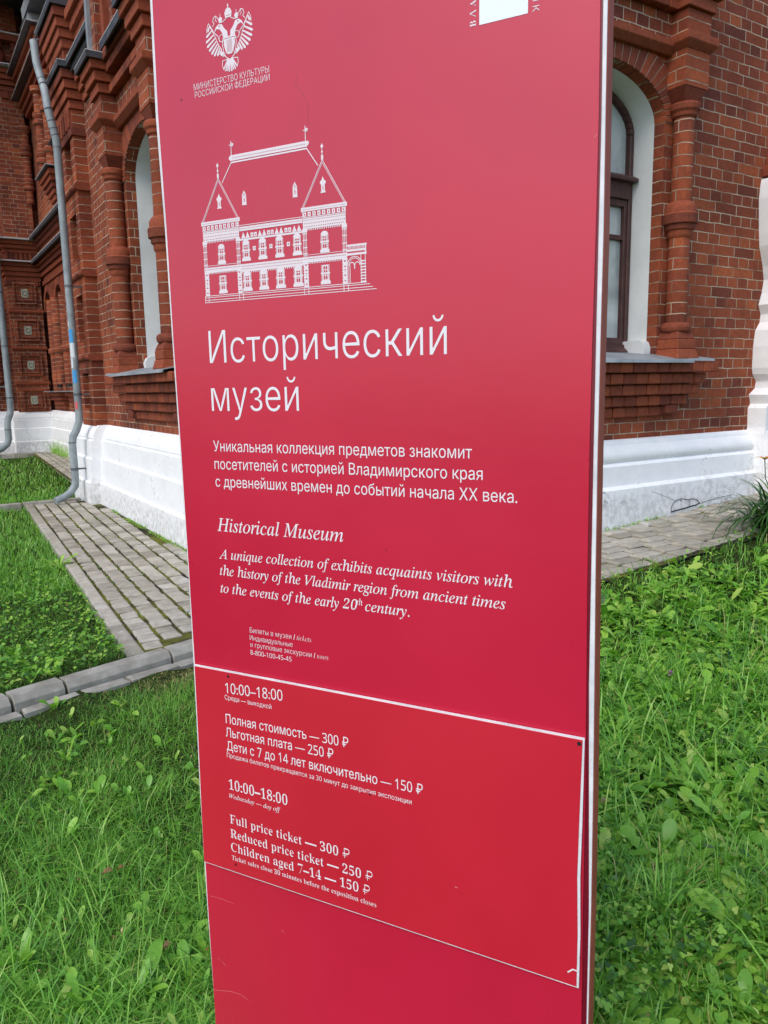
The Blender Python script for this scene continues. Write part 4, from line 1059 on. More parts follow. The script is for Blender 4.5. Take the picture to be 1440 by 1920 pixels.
def window(c, t0, t1, w_, arch=True):
    D.rect(c-w_, c+w_, t0, t1-.003)
    if arch: D.disc((c, t1-.0035), w_*.92, .0045)
    h = t1 - t0
    D.rect(c-w_-.0018, c+w_+.0018, t0, t0+.005); D.rect(c-w_-.0012, c+w_+.0012, t0+h*.48, t0+h*.56)
    for x in (-1, 1):
        for y0, y1 in ((.22, .40), (.44, .66), (.70, .84)):
            D.rect(c+x*.0021-.0016, c+x*.0021+.0016, t0+h*y0, t0+h*y1, True)
    for x in (-1, 1): D.rect(c+x*(w_-.0013)-.0004, c+x*(w_-.0013)+.0004, t0+h*.2, t0+h*.9, True)
for c in (-.6158, -.5805, -.5452, -.5092):
    window(c, 1.5210, 1.5555, .0076); window(c, 1.4700, 1.5035, .0086)
    for e in (-.0046, .0046): D.poly([(c+e-.0046, 1.5595), (c+e+.0046, 1.5595), (c+e, 1.5700)])
for c in (-.598, -.563, -.527):
    for e in (-.0038, .0038): D.rect(c+e-.003, c+e+.003, 1.5602, 1.5675); D.rect(c+e-.0008, c+e+.0008, 1.562, 1.565, True)
    D.rect(c-.0032, c+.0032, 1.5375, 1.5445); D.rect(c-.0009, c+.0009, 1.5400, 1.5425, True)
for c in (-.670, -.4552): window(c, 1.5205, 1.5540, .0072); window(c, 1.4700, 1.5040, .0078, False)
D.rect(-.4135, -.3765, 1.5255, 1.5285); D.rect(-.4135, -.3780, 1.5175, 1.5210); dashes(-.412, -.380, 1.5215, 1.5255, .0024, False); D.rect(-.4135, -.3770, 1.5115, 1.5150); D.rect(-.3800, -.3775, 1.511, 1.528)
D.arc((-.3995, 1.4960), .0135, 0, PI, .0012); D.arc((-.3995, 1.4960), .0110, 0, PI, .0011)
D.arc((-.4045, 1.4960), .0045, 0, PI, .0014); D.arc((-.3945, 1.4960), .0045, 0, PI, .0014); D.seg((-.3995, 1.4955), (-.3995, 1.4905), .0018)
for x in (-.4105, -.4080): D.seg((x, 1.4675), (x, 1.496), .0010)
for k in range(8): D.rect(-.3885, -.3785, 1.4680+k*.0046, 1.4702+k*.0046)
D.seg((-.3875, 1.468), (-.3875, 1.511), .0012); D.seg((-.3795, 1.468), (-.3795, 1.511), .0012)
D.done('museum_drawing')
# ministry emblem: two-headed crowned eagle with a lyre
E_ = Ink(); k_ = .0470; EC = (-.6310, 1.8335)
e = lambda x, y: (EC[0] + x*k_, EC[1] + y*k_)
def both(f):
    for sg in (-1, 1): f(sg)
LW = .00125
def wing(sg):
    inner = [(.86, 1.62), (.72, 1.40), (.62, 1.22), (.56, 1.08), (.50, .96), (.44, .86), (.36, .76)]
    tips = [(.93, 1.48), (1.0, 1.30), (1.02, 1.12), (.98, .96), (.90, .82), (.80, .70), (.68, .62), (.54, .60), (.42, .62)]
    E_.path([e(sg*x, y) for x, y in [(.90, 1.72), (.80, 1.58), (.66, 1.36), (.54, 1.26)]], LW)
    E_.path([e(sg*x, y) for x, y in [(.90, 1.72), (.98, 1.56), (.99, 1.42)]], LW)
    for i, tp_ in enumerate(tips):
        f = i/(len(tips)-1)*(len(inner)-1); j = min(int(f), len(inner)-2); g = f-j
        a = np.array(inner[j])*(1-g) + np.array(inner[j+1])*g; b = np.array(tp_); d = (b-a); d /= np.linalg.norm(d); n = np.array([-d[1], d[0]])*.045
        E_.poly([e(sg*q[0], q[1]) for q in (a - n*.5, b - n*1.0, b + d*.05, b + n*1.0, a + n*.5)])
    E_.path([e(sg*x, y) for x, y in inner], LW*.9)
    E_.arc(e(sg*.33, 1.12), .12*k_, 0, 2*PI, LW*.8, 10); E_.path([e(sg*x, y) for x, y in [(.42, 1.02), (.50, 1.22), (.60, 1.30)]], LW)
both(wing)
def head(sg):
    E_.poly([e(sg*x, y) for x, y in [(.05, 1.10), (.26, 1.12), (.30, 1.28), (.40, 1.42), (.54, 1.46), (.66, 1.36), (.58, 1.52), (.46, 1.60), (.30, 1.58), (.20, 1.42), (.07, 1.30)]])
    E_.disc(e(sg*.42, 1.53), .03*k_, hole=True, k=6)
    E_.disc(e(sg*.36, 1.74), .09*k_, .08*k_); E_.rect(e(sg*.36-.07, 0)[0], e(sg*.36+.07, 0)[0], e(0, 1.63)[1], e(0, 1.67)[1]); E_.seg(e(sg*.36, 1.80), e(sg*.36, 1.92), LW*.8)
    E_.path([e(sg*x, y) for x, y in [(.46, 1.78), (.56, 1.90), (.66, 1.86), (.70, 1.74), (.64, 1.66), (.72, 1.58)]], LW)
    E_.path([e(sg*x, y) for x, y in [(.56, 1.88), (.58, 1.76), (.52, 1.70)]], LW*.8)
    E_.path([e(sg*x, y) for x, y in [(.10, 1.72), (.22, 1.66), (.30, 1.64)]], LW)
    E_.path([e(sg*x, y) for x, y in [(.28, 1.10), (.31, .90), (.27, .66), (.20, .54), (.32, .50)]], LW)     # lyre arm
    E_.disc(e(sg*.34, .60), .075*k_); E_.path([e(sg*x, y) for x, y in [(.28, .56), (.12, .42), (.02, .36)]], LW*1.2)
    E_.path([e(sg*x, y) for x, y in [(.02, .36), (.12, .38), (.34, .36), (.36, .22), (.30, .06)]], LW)
    for x, y in ((.30, .06), (.22, -.01), (.13, -.02), (.05, -.05)): E_.seg(e(sg*x*.35, .36), e(sg*x, y+.02), .055*k_)
both(head)
E_.poly([e(x, y) for x, y in [(-.24, 1.06), (.24, 1.06), (.25, .86), (.16, .60), (.08, .54), (-.08, .54), (-.16, .60), (-.25, .86)]])
for x in (-.10, -.05, .0, .05, .10): E_.rect(e(x-.008, 0)[0], e(x+.008, 0)[0], e(0, .60)[1], e(0, 1.02)[1], True)
E_.rect(e(-.27, 0)[0], e(.27, 0)[0], e(0, 1.08)[1], e(0, 1.13)[1])
E_.poly([e(x, y) for x, y in [(-.13, 1.74), (.13, 1.74), (.16, 1.90), (.10, 2.02), (0, 2.06), (-.10, 2.02), (-.16, 1.90)]])
E_.rect(e(-.10, 0)[0], e(.10, 0)[0], e(0, 1.80)[1], e(0, 1.82)[1], True); E_.seg(e(-.07, 1.86), e(-.07, 1.86), LW)
E_.seg(e(0, 2.05), e(0, 2.19), LW); E_.disc(e(0, 2.12), .035*k_)
E_.done('emblem')
# logo frame with upright lettering, cut by the photograph's edge
q = Ink(); q.rect(-.1857, -.1142, 1.8085, 1.95); fill_contours(q.l, .0004, 'logo_field', M_PRINTB, face)
def upright(txt, s_edge, t_edge, h, turn, L_):
    loops = []; lp = glyph_loops(txt, .010); a = np.concatenate(lp); x0, x1, y0, y1 = a[:,0].min(), a[:,0].max(), a[:,1].min(), a[:,1].max()
    kk = h/cap_of('b'); kx = L_/(x1-x0)
    ar = sum(.5*np.sum(l[:,0]*np.roll(l[:,1], -1) - np.roll(l[:,0], -1)*l[:,1]) for l in lp)
    for l in lp:
        if turn > 0: q_ = [(s_edge - y*kk, t_edge + (x-x0)*kx) for x, y in l]      # reads upwards
        else: q_ = [(s_edge + y*kk, t_edge + (x1-x)*kx) for x, y in l]             # reads downwards
        loops.append(q_ if ar > 0 else q_[::-1])
    return fill_contours(loops, .0004, 'lettering', M_PRINT, face)
upright(bd('B') + ' \U0001D6B2 ' + bd('A') + ' Д И М', -.1908, 1.8085, .0092, 1, .077)
upright('Д Н И К', -.1076, 1.8085, .0088, -1, .050)
bpy.data.objects.remove(_to); bpy.data.curves.remove(_tc)
# screws, drilled holes, scratches
def dot(px, py, r, mat, par, n0, name, n1=.0006):
    s_, t_ = st(px, py); m = MB(FS); k = 10
    m.add([(s_ + r*math.cos(2*PI*i/k), n0+n1, t_ + r*math.sin(2*PI*i/k)) for i in range(k)] + [(s_, n0+n1*1.2, t_)], [(i, (i+1) % k, k) for i in range(k)])
    o = m.build(name, mat, None); o.parent = par
    if par is SIGN: o.matrix_parent_inverse = Matrix.Translation(-Vector(SIGN.location))
for px, py, r in ((1088, 1391, .0034), (432, 1266, .0028), (446, 1617, .0030), (697, 1486, .0022)): dot(px, py, r, M_REDDK if py > 1400 else M_DARK, plate, .0068, 'screw_hole')
dot(340, 187, .0018, M_REDDK, face, 0, 'screw_hole'); dot(724, 1031, .0012, M_REDDK, face, 0, 'screw_hole')
def scratch(pts, w_, par, n0, name='scratch', mat=None):
    i_ = Ink(); i_.path([st(*p) for p in pts], w_); return fill_contours(i_.l, n0, name, mat or M_SCR, par)
M_SCR = plain('scratched_vinyl', (.66, .16, .17), .5)
scratch([(402, 1856), (434, 1859), (450, 1864), (466, 1875)], .0011, face, .0003)
scratch([(392, 1679), (415, 1685), (438, 1694)], .0008, face, .0003)
scratch([(417, 1803), (423, 1810)], .0014, face, .0003); scratch([(529, 1744), (533, 1748)], .0012, face, .0003); scratch([(408, 1796), (412, 1799)], .0008, face, .0003)
scratch([(856, 1659), (860, 1660)], .0022, plate, .0071); scratch([(1115, 258), (1119, 252)], .0010, face, .0003)
scratch([(1067, 1817), (1076, 1812), (1086, 1816)], .0024, plate, .0072, 'peeled_corner', M_BACK)
M_WRK = plain('crease', (.40, .05, .075), .5)
scratch([(556, 141), (554, 160), (562, 168), (570, 180), (577, 196), (578, 235)], .0008, face, .0003, 'crease', M_WRK)

# ---------------------------------------------------------------- lawn
def sample(n, az0, az1, d0, d1, pw):
    """points round the camera, denser close to it; azimuth in degrees clockwise from straight ahead"""
    a = np.radians(rng.uniform(az0, az1, n)); u = rng.random(n); d = d0*(d1/d0)**u if pw == 1 else (d0**2 + (d1**2-d0**2)*u)**.5
    ax = np.sin(a)*d; ay = np.cos(a)*d
    # forward direction of the camera on the ground
    f = CR[:2, 2]/np.linalg.norm(CR[:2, 2]); r = np.array([f[1], -f[0]])
    return CC[0] + r[0]*ax + f[0]*ay, CC[1] + r[1]*ax + f[1]*ay
def vnoise(x, y, s, seed):
    r_ = np.random.default_rng(seed); G_ = r_.random((64, 64)); u, v = x*s + 100, y*s + 100
    i, j = np.floor(u).astype(int), np.floor(v).astype(int); fu, fv = u-i, v-j; fu = fu*fu*(3-2*fu); fv = fv*fv*(3-2*fv)
    g = lambda a, b: G_[a % 64, b % 64]
    return (g(i,j)*(1-fu) + g(i+1,j)*fu)*(1-fv) + (g(i,j+1)*(1-fu) + g(i+1,j+1)*fu)*fv
SOIL = gpt(1225, 1492, .03)
def lawn_mask(x, y):
    ky = kerb_y(x)
    wob_ = .05*vnoise(x, y, 9.0, 41)
    front = (y < ky - .125 - wob_) | ((x > -.15) & (y < -.80)) | ((x > -.25) & (x < .2) & (y < -.83))
    front &= y < np.where(x < -.15, ky - .125 - wob_, -.80 - wob_ + .03)
    back = (x < -.955 + .049*(y+.28)) & (y > ky + .01) & (y < 5.05)
    back2 = (y > 5.22) & (y < 12.55) & (x < .10 + .052*(y-5.2)) & (x > -8)
    sx = ((x - S_O[0])*S_D[0] + (y - S_O[1])*S_D[1])/SK; sn = ((x - S_O[0])*S_N[0] + (y - S_O[1])*S_N[1])/SK
    box = (sx > -.81) & (sx < .015) & (sn > -.05) & (sn < .01)
    bld = (y > -.02) & (x > -.02) & (y < 5.2)
    soil = (np.hypot((x - SOIL[0])*1.0, (y - SOIL[1])*1.6) < .07 + .03*vnoise(x, y, 20, 51))
    return (front | back | back2) & ~box & ~bld & ~soil
def blades(x, y, L, Wd, lean, tint, up=.0):
    n = len(x); z = ground_z(x, y) - .004
    a = rng.uniform(0, 2*PI, n); dx, dy = np.cos(a), np.sin(a); px_, py_ = -dy, dx
    tw = rng.uniform(-.5, .5, n)
    px_, py_ = px_*np.cos(tw) + dx*np.sin(tw), py_*np.cos(tw) + dy*np.sin(tw)
    V = np.zeros((n, 7, 3))
    for k, (t, ww) in enumerate(((0, .75), (.38, 1.0), (.74, .72), (1, 0))):
        h = L*(t - lean*.55*t*t*t*.9)*np.sqrt(np.maximum(.12, 1 - .55*lean**2)); o = L*lean*t**1.7
        cx_, cy_, cz_ = x + dx*o, y + dy*o, z + h
        if k < 3:
            for m_, sg in enumerate((-1, 1)):
                V[:, 2*k+m_, 0] = cx_ + sg*px_*Wd*ww/2; V[:, 2*k+m_, 1] = cy_ + sg*py_*Wd*ww/2; V[:, 2*k+m_, 2] = cz_
        else: V[:, 6, 0] = cx_; V[:, 6, 1] = cy_; V[:, 6, 2] = cz_
    b = (np.arange(n)*7)[:, None]
    Qd = np.concatenate([b + np.array([[0,1,3,2]]), b + np.array([[2,3,5,4]])]); Tr = b + np.array([[4,5,6]])
    return V.reshape(-1, 3), Qd, Tr, np.repeat(tint, 7)
class Veg:
    def __init__(s): s.V, s.Q, s.T, s.t, s.n = [], [], [], [], 0
    def add(s, V, Qd, Tr, tint):
        s.V.append(V); s.t.append(tint)
        if Qd is not None and len(Qd): s.Q.append(Qd + s.n)
        if Tr is not None and len(Tr): s.T.append(Tr + s.n)
        s.n += len(V)
    def build(s, name, mat, kind=None):
        me = np_mesh(name, np.concatenate(s.V), np.concatenate(s.Q) if s.Q else None, np.concatenate(s.T) if s.T else None, mat, np.concatenate(s.t))
        me.polygons.foreach_set('use_smooth', [True]*len(me.polygons))
        o = bpy.data.objects.new(name, me); COL.objects.link(o)
        if kind: o['kind'] = kind
        return o
def leaves(x, y, z, az, L, Wd, el, droop, tint, lobed=False):
    """broad leaves; base points, direction, length, width, start elevation, droop"""
    n = len(x); prof = ((0, .12), (.15, .22), (.30, .55), (.45, .84), (.60, .98), (.74, .97), (.86, .76), (.95, .42), (1.0, .06))
    if lobed: prof = ((0, .10), (.16, .30), (.22, .2), (.36, .58), (.43, .36), (.56, .85), (.63, .55), (.74, 1.0), (.86, .80), (.95, .42), (1.0, .06))
    K = len(prof); V = np.zeros((n, K*3, 3)); dx, dy = np.cos(az), np.sin(az); sx, sy = -dy, dx
    roll = rng.uniform(-.5, .5, n)
    cx_, cy_, cz_ = x.copy(), y.copy(), z.copy(); tp = 0
    for k, (t, ww) in enumerate(prof):
        e_ = el - droop*(t+tp)/2; st_ = (t-tp)*L; cx_ = cx_ + dx*np.cos(e_)*st_; cy_ = cy_ + dy*np.cos(e_)*st_; cz_ = cz_ + np.sin(e_)*st_; tp = t
        wv = Wd*ww/2; wav = .12*wv*np.sin(9*t + x*50)
        for m_, sg in enumerate((-1, 0, 1)):
            V[:, 3*k+m_, 0] = cx_ + sg*sx*wv; V[:, 3*k+m_, 1] = cy_ + sg*sy*wv; V[:, 3*k+m_, 2] = cz_ + (.30*wv if sg else 0) + sg*wv*roll + (wav if sg else 0)
    b = (np.arange(n)*K*3)[:, None]; Qd = []
    for k in range(K-1):
        for m_ in range(2):
            i = 3*k+m_; Qd.append(b + np.array([[i, i+1, i+4, i+3]]))
    return V.reshape(-1, 3), np.concatenate(Qd), None, np.repeat(tint, K*3)
def rosettes(veg, x, y, n_leaf, L0, L1, w0, w1, el0, el1, tint0=.3, tint1=.95, lobed=False):
    z = ground_z(x, y)
    dist = np.hypot(x - CC[0], y - CC[1]); fs = np.clip(.45 + .22*dist, .6, 1.15) if len(x) > 1 else 1.0
    for k in range(n_leaf):
        n = len(x); s_ = rng.uniform(.45, 1.15, n)*fs; L = rng.uniform(L0, L1, n)*s_
        veg.add(*leaves(x + rng.normal(0, .006, n), y + rng.normal(0, .006, n), z, rng.uniform(0, 2*PI, n), L, L*rng.uniform(w0, w1, n), rng.uniform(el0, el1, n), rng.uniform(.3, 1.5, n), np.clip(rng.normal((tint0+tint1)/2, (tint1-tint0)/3, n), 0, 1), lobed))
def clover(veg, x, y, h0, h1, r0, r1):
    n = len(x); z = ground_z(x, y) + rng.uniform(h0, h1, n); r = rng.uniform(r0, r1, n); a0 = rng.uniform(0, 2*PI, n); t = np.clip(rng.normal(.45, .30, n), 0, 1)
    tx, ty = rng.normal(0, .35, n), rng.normal(0, .35, n)
    for k in range(3):
        a = a0 + k*2*PI/3; cx_, cy_ = x + np.cos(a)*r*.95, y + np.sin(a)*r*.95
        V = np.zeros((n, 7, 3)); V[:, 6] = np.stack([cx_, cy_, z + .1*r], 1)
        for j in range(6):
            b = a + j*PI/3; V[:, j, 0] = cx_ + np.cos(b)*r; V[:, j, 1] = cy_ + np.sin(b)*r; V[:, j, 2] = z + .25*r
        V[:, :, 2] += (V[:, :, 0]-x[:, None])*tx[:, None] + (V[:, :, 1]-y[:, None])*ty[:, None]
        b = (np.arange(n)*7)[:, None]; Tr = np.concatenate([b + np.array([[j, (j+1) % 6, 6]]) for j in range(6)])
        veg.add(V.reshape(-1, 3), None, Tr, np.repeat(t, 7))
# which camera azimuths: the left lawn, the right lawn (and some behind the sign)
def pick(n, az0, az1, d0, d1, pw, f):
    x, y = sample(n, az0, az1, d0, d1, pw); m_ = lawn_mask(x, y); x, y = x[m_], y[m_]; k = f(x, y); return x[k], y[k]
LEFTSIDE = lambda x, y: (((x - S_O[0])*S_N[0] + (y - S_O[1])*S_N[1]) > -.05) | ((x - S_O[0])*S_D[0] + (y - S_O[1])*S_D[1] < -.45)
allp = lambda x, y: rng.random(len(x)) < 2
dry = lambda x, y: np.exp(-(((x+.74)/.26)**2 + ((y+.50)/.16)**2))        # trodden dry patch by the kerb
gv = Veg()
x, y = pick(215000, -42, 0, 1.15, 5.2, 1, lambda x, y: rng.random(len(x)) < .35 + .65*vnoise(x, y, 3.0, 1))
dd = dry(x, y)
n = len(x); cl = vnoise(x, y, 2.2, 2)
L = rng.uniform(.035, .095, n)*(.5 + .65*cl)*(1 - .6*dd)*(1 - .45*sstep(-.55, -.12, y - kerb_y(x))*(y < kerb_y(x))); tint = np.clip(rng.normal(.36, .20, n) + .40*(vnoise(x, y, 2.3, 3)-.5), 0, .92); tint = np.where(rng.random(n) < .03 + .95*dd, .97 + .03*rng.random(n), tint)
gv.add(*blades(x, y, L, rng.uniform(.0010, .0021, n), np.clip(rng.normal(.85, .32, n), .1, 1.3), tint))
x, y = pick(52000, -46, -8, 4.8, 10, 1, allp); n = len(x)
gv.add(*blades(x, y, rng.uniform(.05, .10, n), rng.uniform(.003, .006, n), rng.uniform(.2, .9, n), np.clip(rng.normal(.5, .2, n), 0, .94)))
x, y = pick(30000, -46, -8, 9, 19, 1, allp); n = len(x)
gv.add(*blades(x, y, rng.uniform(.05, .10, n), rng.uniform(.006, .012, n), rng.uniform(.2, .9, n), np.clip(rng.normal(.55, .2, n), 0, .94)))
x, y = pick(48000, 0, 46, 1.15, 6.5, 1, lambda x, y: rng.random(len(x)) < .25 + .75*vnoise(x, y, 4.0, 5)); n = len(x)
tall = vnoise(x, y, 3.1, 8)
L = rng.uniform(.06, .15, n)*(.5 + 1.0*tall); tint = np.clip(rng.normal(.45, .2, n) + .3*(vnoise(x, y, 2, 9)-.5), 0, .93); tint = np.where(rng.random(n) < .05, .98, tint)
gv.add(*blades(x, y, L, rng.uniform(.0022, .0050, n), np.clip(rng.normal(.6, .28, n), .08, 1.15), tint))
x, y = pick(3500, 2, 44, 1.2, 3.5, 1, lambda x, y: vnoise(x, y, 2.3, 21) > .5); n = len(x)      # long coarse grass
gv.add(*blades(x, y, rng.uniform(.14, .26, n), rng.uniform(.004, .008, n), np.clip(rng.normal(.7, .25, n), .2, 1.2), np.clip(rng.normal(.6, .2, n), 0, .93)))
x, y = pick(2600, -42, -6, 1.2, 2.4, 1, lambda x, y: vnoise(x, y, 1.9, 23) > .45); n = len(x)
gv.add(*blades(x, y, rng.uniform(.09, .17, n), rng.uniform(.002, .0036, n), np.clip(rng.normal(.85, .2, n), .3, 1.2), np.clip(rng.normal(.55, .2, n), 0, .93)))
for a0, a1, k in ((46, 88, 42000), (-70, -42, 30000)):
    x, y = pick(k, a0, a1, 1.0, 7.5, 1, allp); n = len(x)
    gv.add(*blades(x, y, rng.uniform(.05, .13, n), rng.uniform(.0025, .0055, n), np.clip(rng.normal(.6, .28, n), .08, 1.15), np.clip(rng.normal(.45, .2, n), 0, .93)))
gv.build('lawn_grass', M_GRASS, 'stuff')
wv = Veg()
x, y = pick(11000, 0, 46, 1.15, 6.0, 1, lambda x, y: vnoise(x, y, 3.3, 12) > .30); rosettes(wv, x, y, 4, .045, .105, .22, .38, .15, 1.05, .1, 1.0)
x, y = pick(1500, 0, 46, 1.15, 5.0, 1, allp); rosettes(wv, x, y, 7, .07, .14, .20, .30, .2, 1.0, .3, 1.0, True)
x, y = pick(19000, 0, 46, 1.2, 6.0, 1, lambda x, y: vnoise(x, y, 2.7, 14) > .42); clover(wv, x, y, .03, .085, .0025, .0060)
x, y = pick(520, -42, -4, 1.15, 4.2, 1, lambda x, y: (vnoise(x, y, 2.4, 15) > .6) & (dry(x, y) < .2)); rosettes(wv, x, y, 4, .03, .07, .28, .42, .7, 1.4)
x, y = pick(150, -40, -6, 1.15, 1.75, 1, lambda x, y: vnoise(x, y, 3.4, 19) > .45); rosettes(wv, x, y, 5, .035, .085, .18, .28, .8, 1.45, .2, .9, True)
x, y = pick(17000, -44, -4, 2.3, 5.5, 1, lambda x, y: (vnoise(x, y, 1.5, 16) > np.where(y > kerb_y(x), .42, .93)) & (dry(x, y) < .2)); clover(wv, x, y, .02, .055, .0035, .0065)
x, y = pick(4500, 46, 88, 1.0, 7.0, 1, allp); rosettes(wv, x, y, 4, .05, .11, .22, .38, .15, 1.05, .1, 1.0)
wv.build('lawn_weeds', M_WEED, 'stuff')
lv = Veg()                                                    # dead bits lying in the turf
for a0, a1, k in ((-42, -4, 240), (0, 46, 520)):
    x, y = pick(k, a0, a1, 1.15, 4.5, 1, allp); n = len(x); L = rng.uniform(.006, .019, n)
    lv.add(*leaves(x, y, ground_z(x, y) + rng.uniform(.01, .05, n), rng.uniform(0, 6.28, n), L, L*rng.uniform(.2, .5, n), rng.uniform(-.3, .5, n), rng.uniform(.3, 2, n), rng.random(n)))
lv.build('leaf_litter', M_DRYLEAF, 'stuff')
mv = Veg()                                                    # moss and sprouts in the joints and against the plinth
x = rng.uniform(-.9, .0, 2600); y = rng.uniform(-.3, 5, 2600); k = vnoise(x, y, 3, 31) > .66; x, y = x[k], y[k]
def sprout(x, y, zf, L0, L1):
    n = len(x); V, Q_, T_, t_ = blades(x, y, rng.uniform(L0, L1, n), rng.uniform(.004, .008, n), rng.uniform(.3, 1.1, n), np.clip(rng.normal(.75, .15, n), 0, .94))
    V = V.reshape(n, 7, 3); V[:, :, 2] += (zf - ground_z(x, y))[:, None]; mv.add(V.reshape(-1, 3), Q_, T_, t_)
rr = np.floor((x - edge(y) - .085)/.108)*.108 + edge(y) + .085 - .003 + rng.normal(0, .003, len(x)); sprout(rr, y, .118 + 0*x, .006, .018)
y = rng.uniform(.4, 4.2, 900); k = vnoise(y, y*0+1, 5, 33) > .42; y = y[k]; sprout(rng.uniform(-.045, .01, len(y)), y, .12 + 0*y, .012, .045)
x = rng.uniform(1.5, 4.3, 500); k = vnoise(x, x*0+1, 4, 35) > .62; x = x[k]; sprout(x, -.05 + rng.normal(0, .008, len(x)), path_z(x), .01, .04)
y = rng.uniform(11.0, 12.6, 200); sprout(rng.uniform(.72, .8, 200), y, .13 + 0*y, .1, .45)
mv.build('joint_moss', M_WEED, 'stuff')

# ---------------------------------------------------------------- plants and litter one can tell apart
def plant(name, px, py, label, cat, n_leaf, L0, L1, w0, w1, el0, el1, t0=.5, t1=1.0, lobed=False, group=None, zoff=.03):
    p = gpt(px, py, .1)
    for _ in range(3): p = gpt(px, py, float(ground_z(p[0], p[1])) + zoff)
    v = Veg(); rosettes(v, np.array([p[0]]), np.array([p[1]]), n_leaf, L0, L1, w0, w1, el0, el1, t0, t1, lobed)
    o = v.build(name, M_WEED); tag(o, label, cat, group); return o
G1 = 'broad-leaved plants in the lawn'
plant('plantain_plant', 40, 1800, 'bright green leafy plant in the lawn at the bottom left corner of the photo', 'plant', 11, .07, .115, .20, .30, .9, 1.5, .4, .9, group=G1)
plant('plantain_plant', 150, 1870, 'broad-leaved plant at the photo bottom edge, right of the corner clump', 'plant', 10, .065, .10, .20, .32, .9, 1.5, .4, .9, True, group=G1)
plant('plantain_plant', 262, 1850, 'broad-leaved plant with tall rounded leaves nearest the sign foot at the bottom edge', 'plant', 12, .07, .115, .20, .30, .9, 1.5, .4, .9, group=G1)
plant('plantain_plant', 345, 1805, 'small cluster of round light green leaves close beside the sign, below the brown leaf', 'plant', 9, .055, .085, .34, .46, .8, 1.4, .4, .9, group=G1)
plant('dandelion_plant', 110, 1060, 'bright green dandelion leaning over the left edge of the paved path', 'plant', 12, .16, .26, .16, .26, .5, 1.2, .75, 1.0, True, group=G1)
plant('dandelion_plant', 1218, 1528, 'rosette of pale jagged leaves beside a bare dark soil patch', 'plant', 11, .09, .15, .2, .28, .3, .9, .7, 1.0, True, group=G1)
plant('plantain_plant', 1395, 1740, 'clump of large smooth leaves at the lower right edge of the photo', 'plant', 10, .09, .15, .30, .40, .5, 1.2, .6, 1.0, group=G1)
plant('plantain_plant', 1330, 1530, 'plantain with rounded shiny leaves right of the jagged rosette', 'plant', 9, .06, .10, .45, .6, .4, 1.1, .4, .9, group=G1)
# tufts of grass on the right lawn
def tuft(px, py, n, L0, L1, label):
    p = gpt(px, py, .1)
    for _ in range(3): p = gpt(px, py, float(ground_z(p[0], p[1])) + .03)
    x = p[0] + rng.normal(0, .025, n); y = p[1] + rng.normal(0, .025, n); v = Veg()
    v.add(*blades(x, y, rng.uniform(L0, L1, n), rng.uniform(.003, .006, n), np.clip(rng.normal(.55, .25, n), .05, 1.1), np.clip(rng.normal(.6, .2, n), .1, .93)))
    tag(v.build('grass_tuft', M_GRASS), label, 'grass tuft', 'tall grass tufts on the right lawn')
tuft(1265, 1275, 90, .12, .24, 'spiky grass tuft behind the pink clover flower')
tuft(1235, 1720, 40, .14, .24, 'tall broad-bladed grass tuft low on the right lawn beside the sign')
# day lily at the right edge
lp = np.array([3.24, -.84]); lz = float(path_z(lp[0])) - .03
v = Veg(); n = 260
x = lp[0] + rng.normal(0, .09, n); y = lp[1] + rng.normal(0, .07, n); az_ = rng.uniform(0, 2*PI, n)
L = rng.uniform(.36, .66, n); K = 9; V = np.zeros((n, K*2, 3)); el = rng.uniform(.8, 1.45, n); dr = rng.uniform(1.2, 3.0, n)
cx_, cy_, cz_ = x.copy(), y.copy(), np.full(n, lz); dx, dy = np.cos(az_), np.sin(az_); tp = 0
for k in range(K):
    t = k/(K-1); e_ = el - dr*((t+tp)/2)**1.3; s_ = (t-tp)*L; cx_ = cx_ + dx*np.cos(e_)*s_; cy_ = cy_ + dy*np.cos(e_)*s_; cz_ = cz_ + np.sin(e_)*s_; tp = t
    ww = .0072*min(1, .6 + t*2)*(1 - t**3)+.0006
    for m_, sg in enumerate((-1, 1)): V[:, 2*k+m_] = np.stack([cx_ - sg*dy*ww, cy_ + sg*dx*ww, cz_], 1)
b = (np.arange(n)*K*2)[:, None]; Qd = np.concatenate([b + np.array([[2*k, 2*k+1, 2*k+3, 2*k+2]]) for k in range(K-1)])
v.add(V.reshape(-1, 3), Qd, None, np.repeat(np.clip(rng.normal(.4, .25, n), 0, 1), K*2))
lily = empty('daylily_plant', (lp[0], lp[1], lz)); tag(lily, 'clump of arching dark green daylily leaves with one orange flower by the wall path', 'plant')
o = v.build('leaf_clump', M_LILY); o.parent = lily; o.matrix_parent_inverse = Matrix.Translation(-Vector(lily.location))
M_PETAL = noisy('orange_petal', (.40, .12, .02), (.62, .30, .05), 40, .5, 0)
fp = None
d = ray(1434, 862); tt = (lp[1] - .02 - CC[1])/d[1]; fp = CC + d*tt
m = MB(); m.tube([(lp[0]+.05, lp[1], lz), (fp[0]+.02, fp[1], fp[2]-.12), tuple(fp)], .003, 6)
o = m.build('flower_stem', M_LILY, None); o.parent = lily; o.matrix_parent_inverse = Matrix.Translation(-Vector(lily.location))
m = MB()
for k in range(6):
    a = k*PI/3 + .2; c, s_ = math.cos(a), math.sin(a); P = []
    for t, ww in ((0, .004), (.35, .011), (.7, .012), (1, .001)):
        r_ = .065*t; zz = .05*t - .035*t*t; P.append(((fp[0] + c*r_ - s_*ww, fp[1] + s_*r_ + c*ww, fp[2] + zz), (fp[0] + c*r_ + s_*ww, fp[1] + s_*r_ - c*ww, fp[2] + zz)))
    vs = [q for pr_ in P for q in pr_]; m.add(vs, [(0,1,3,2), (2,3,5,4), (4,5,7,6)])
o = m.build('flower', M_PETAL, None); o.parent = lily; o.matrix_parent_inverse = Matrix.Translation(-Vector(lily.location))
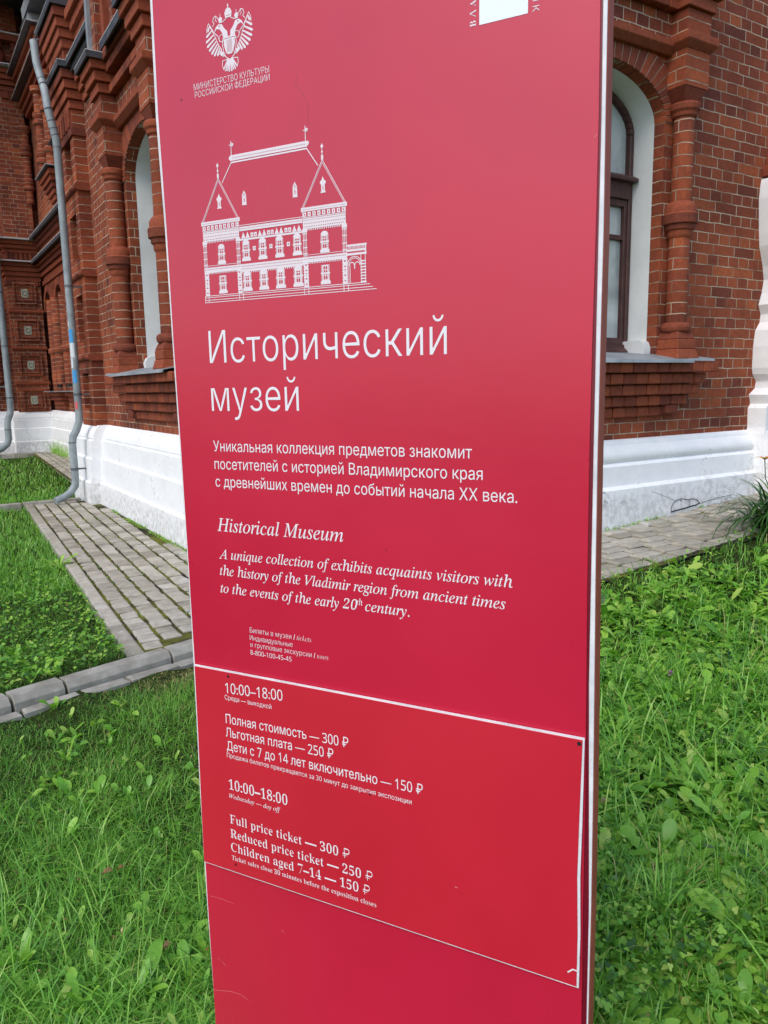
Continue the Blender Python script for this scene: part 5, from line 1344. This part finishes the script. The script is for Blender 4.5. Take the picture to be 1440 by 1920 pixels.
# pink clover flower head
d = ray(1257, 1262); gp = gpt(1257, 1262, .22); gp = gpt(1257, 1262, float(ground_z(gp[0], gp[1])) + .13)
cf = empty('clover_flower', (gp[0], gp[1], float(ground_z(gp[0], gp[1])))); tag(cf, 'single pink clover flower standing in the grass right of the sign', 'flower')
m = MB(); R_ = random.Random(3)
for k in range(60):
    t = math.acos(1 - 1.7*R_.random()); a = R_.random()*2*PI; dv = Vector((math.sin(t)*math.cos(a), math.sin(t)*math.sin(a), math.cos(t))); sd_ = dv.cross(Vector((.3, .2, .9))).normalized()*.0022
    c = Vector(gp); m.add([tuple(c + dv*.004 - sd_), tuple(c + dv*.004 + sd_), tuple(c + dv*.013 + sd_*1.1), tuple(c + dv*.0135 - sd_*.6)], [(0,1,2,3)])
o = m.build('flower_head', noisy('clover_pink', (.32, .10, .26), (.58, .30, .50), 200, .6, 0), None); o.parent = cf; o.matrix_parent_inverse = Matrix.Translation(-Vector(cf.location))
m = MB(); m.tube([tuple(gp), (gp[0]+.01, gp[1]+.005, gp[2]-.06), (gp[0]+.015, gp[1], gp[2]-.14)], .0012, 6)
o = m.build('flower_stem', M_LILY, None); o.parent = cf; o.matrix_parent_inverse = Matrix.Translation(-Vector(cf.location))
# fallen leaves
def dry_leaf(px, py, size, label, tint, h=.045):
    p = gpt(px, py, .1); p = gpt(px, py, float(ground_z(p[0], p[1])) + h); v = Veg()
    n = 2; v.add(*leaves(np.array([p[0], p[0]+size*.3]), np.array([p[1], p[1]-size*.15]), np.array([p[2], p[2]+.004]), np.array([.4, 2.2]), np.array([size, size*.7]), np.array([size*.6, size*.5]), np.array([.5, .3]), np.array([1.3, 1.6]), np.array([tint, tint*.6])))
    tag(v.build('fallen_leaf', M_DRYLEAF), label, 'leaf', 'dry leaves lying on the lawn')
dry_leaf(192, 1640, .035, 'curled brown leaf left of a smaller brown scrap in the left lawn', .5)
dry_leaf(222, 1630, .024, 'small brown leaf scrap right of the curled brown leaf', .3)
dry_leaf(303, 1782, .040, 'folded brown leaf on the lawn nearest the sign foot', .6)
dry_leaf(1130, 1506, .040, 'pale yellow leaf lying beside the right edge of the sign', 1.0)
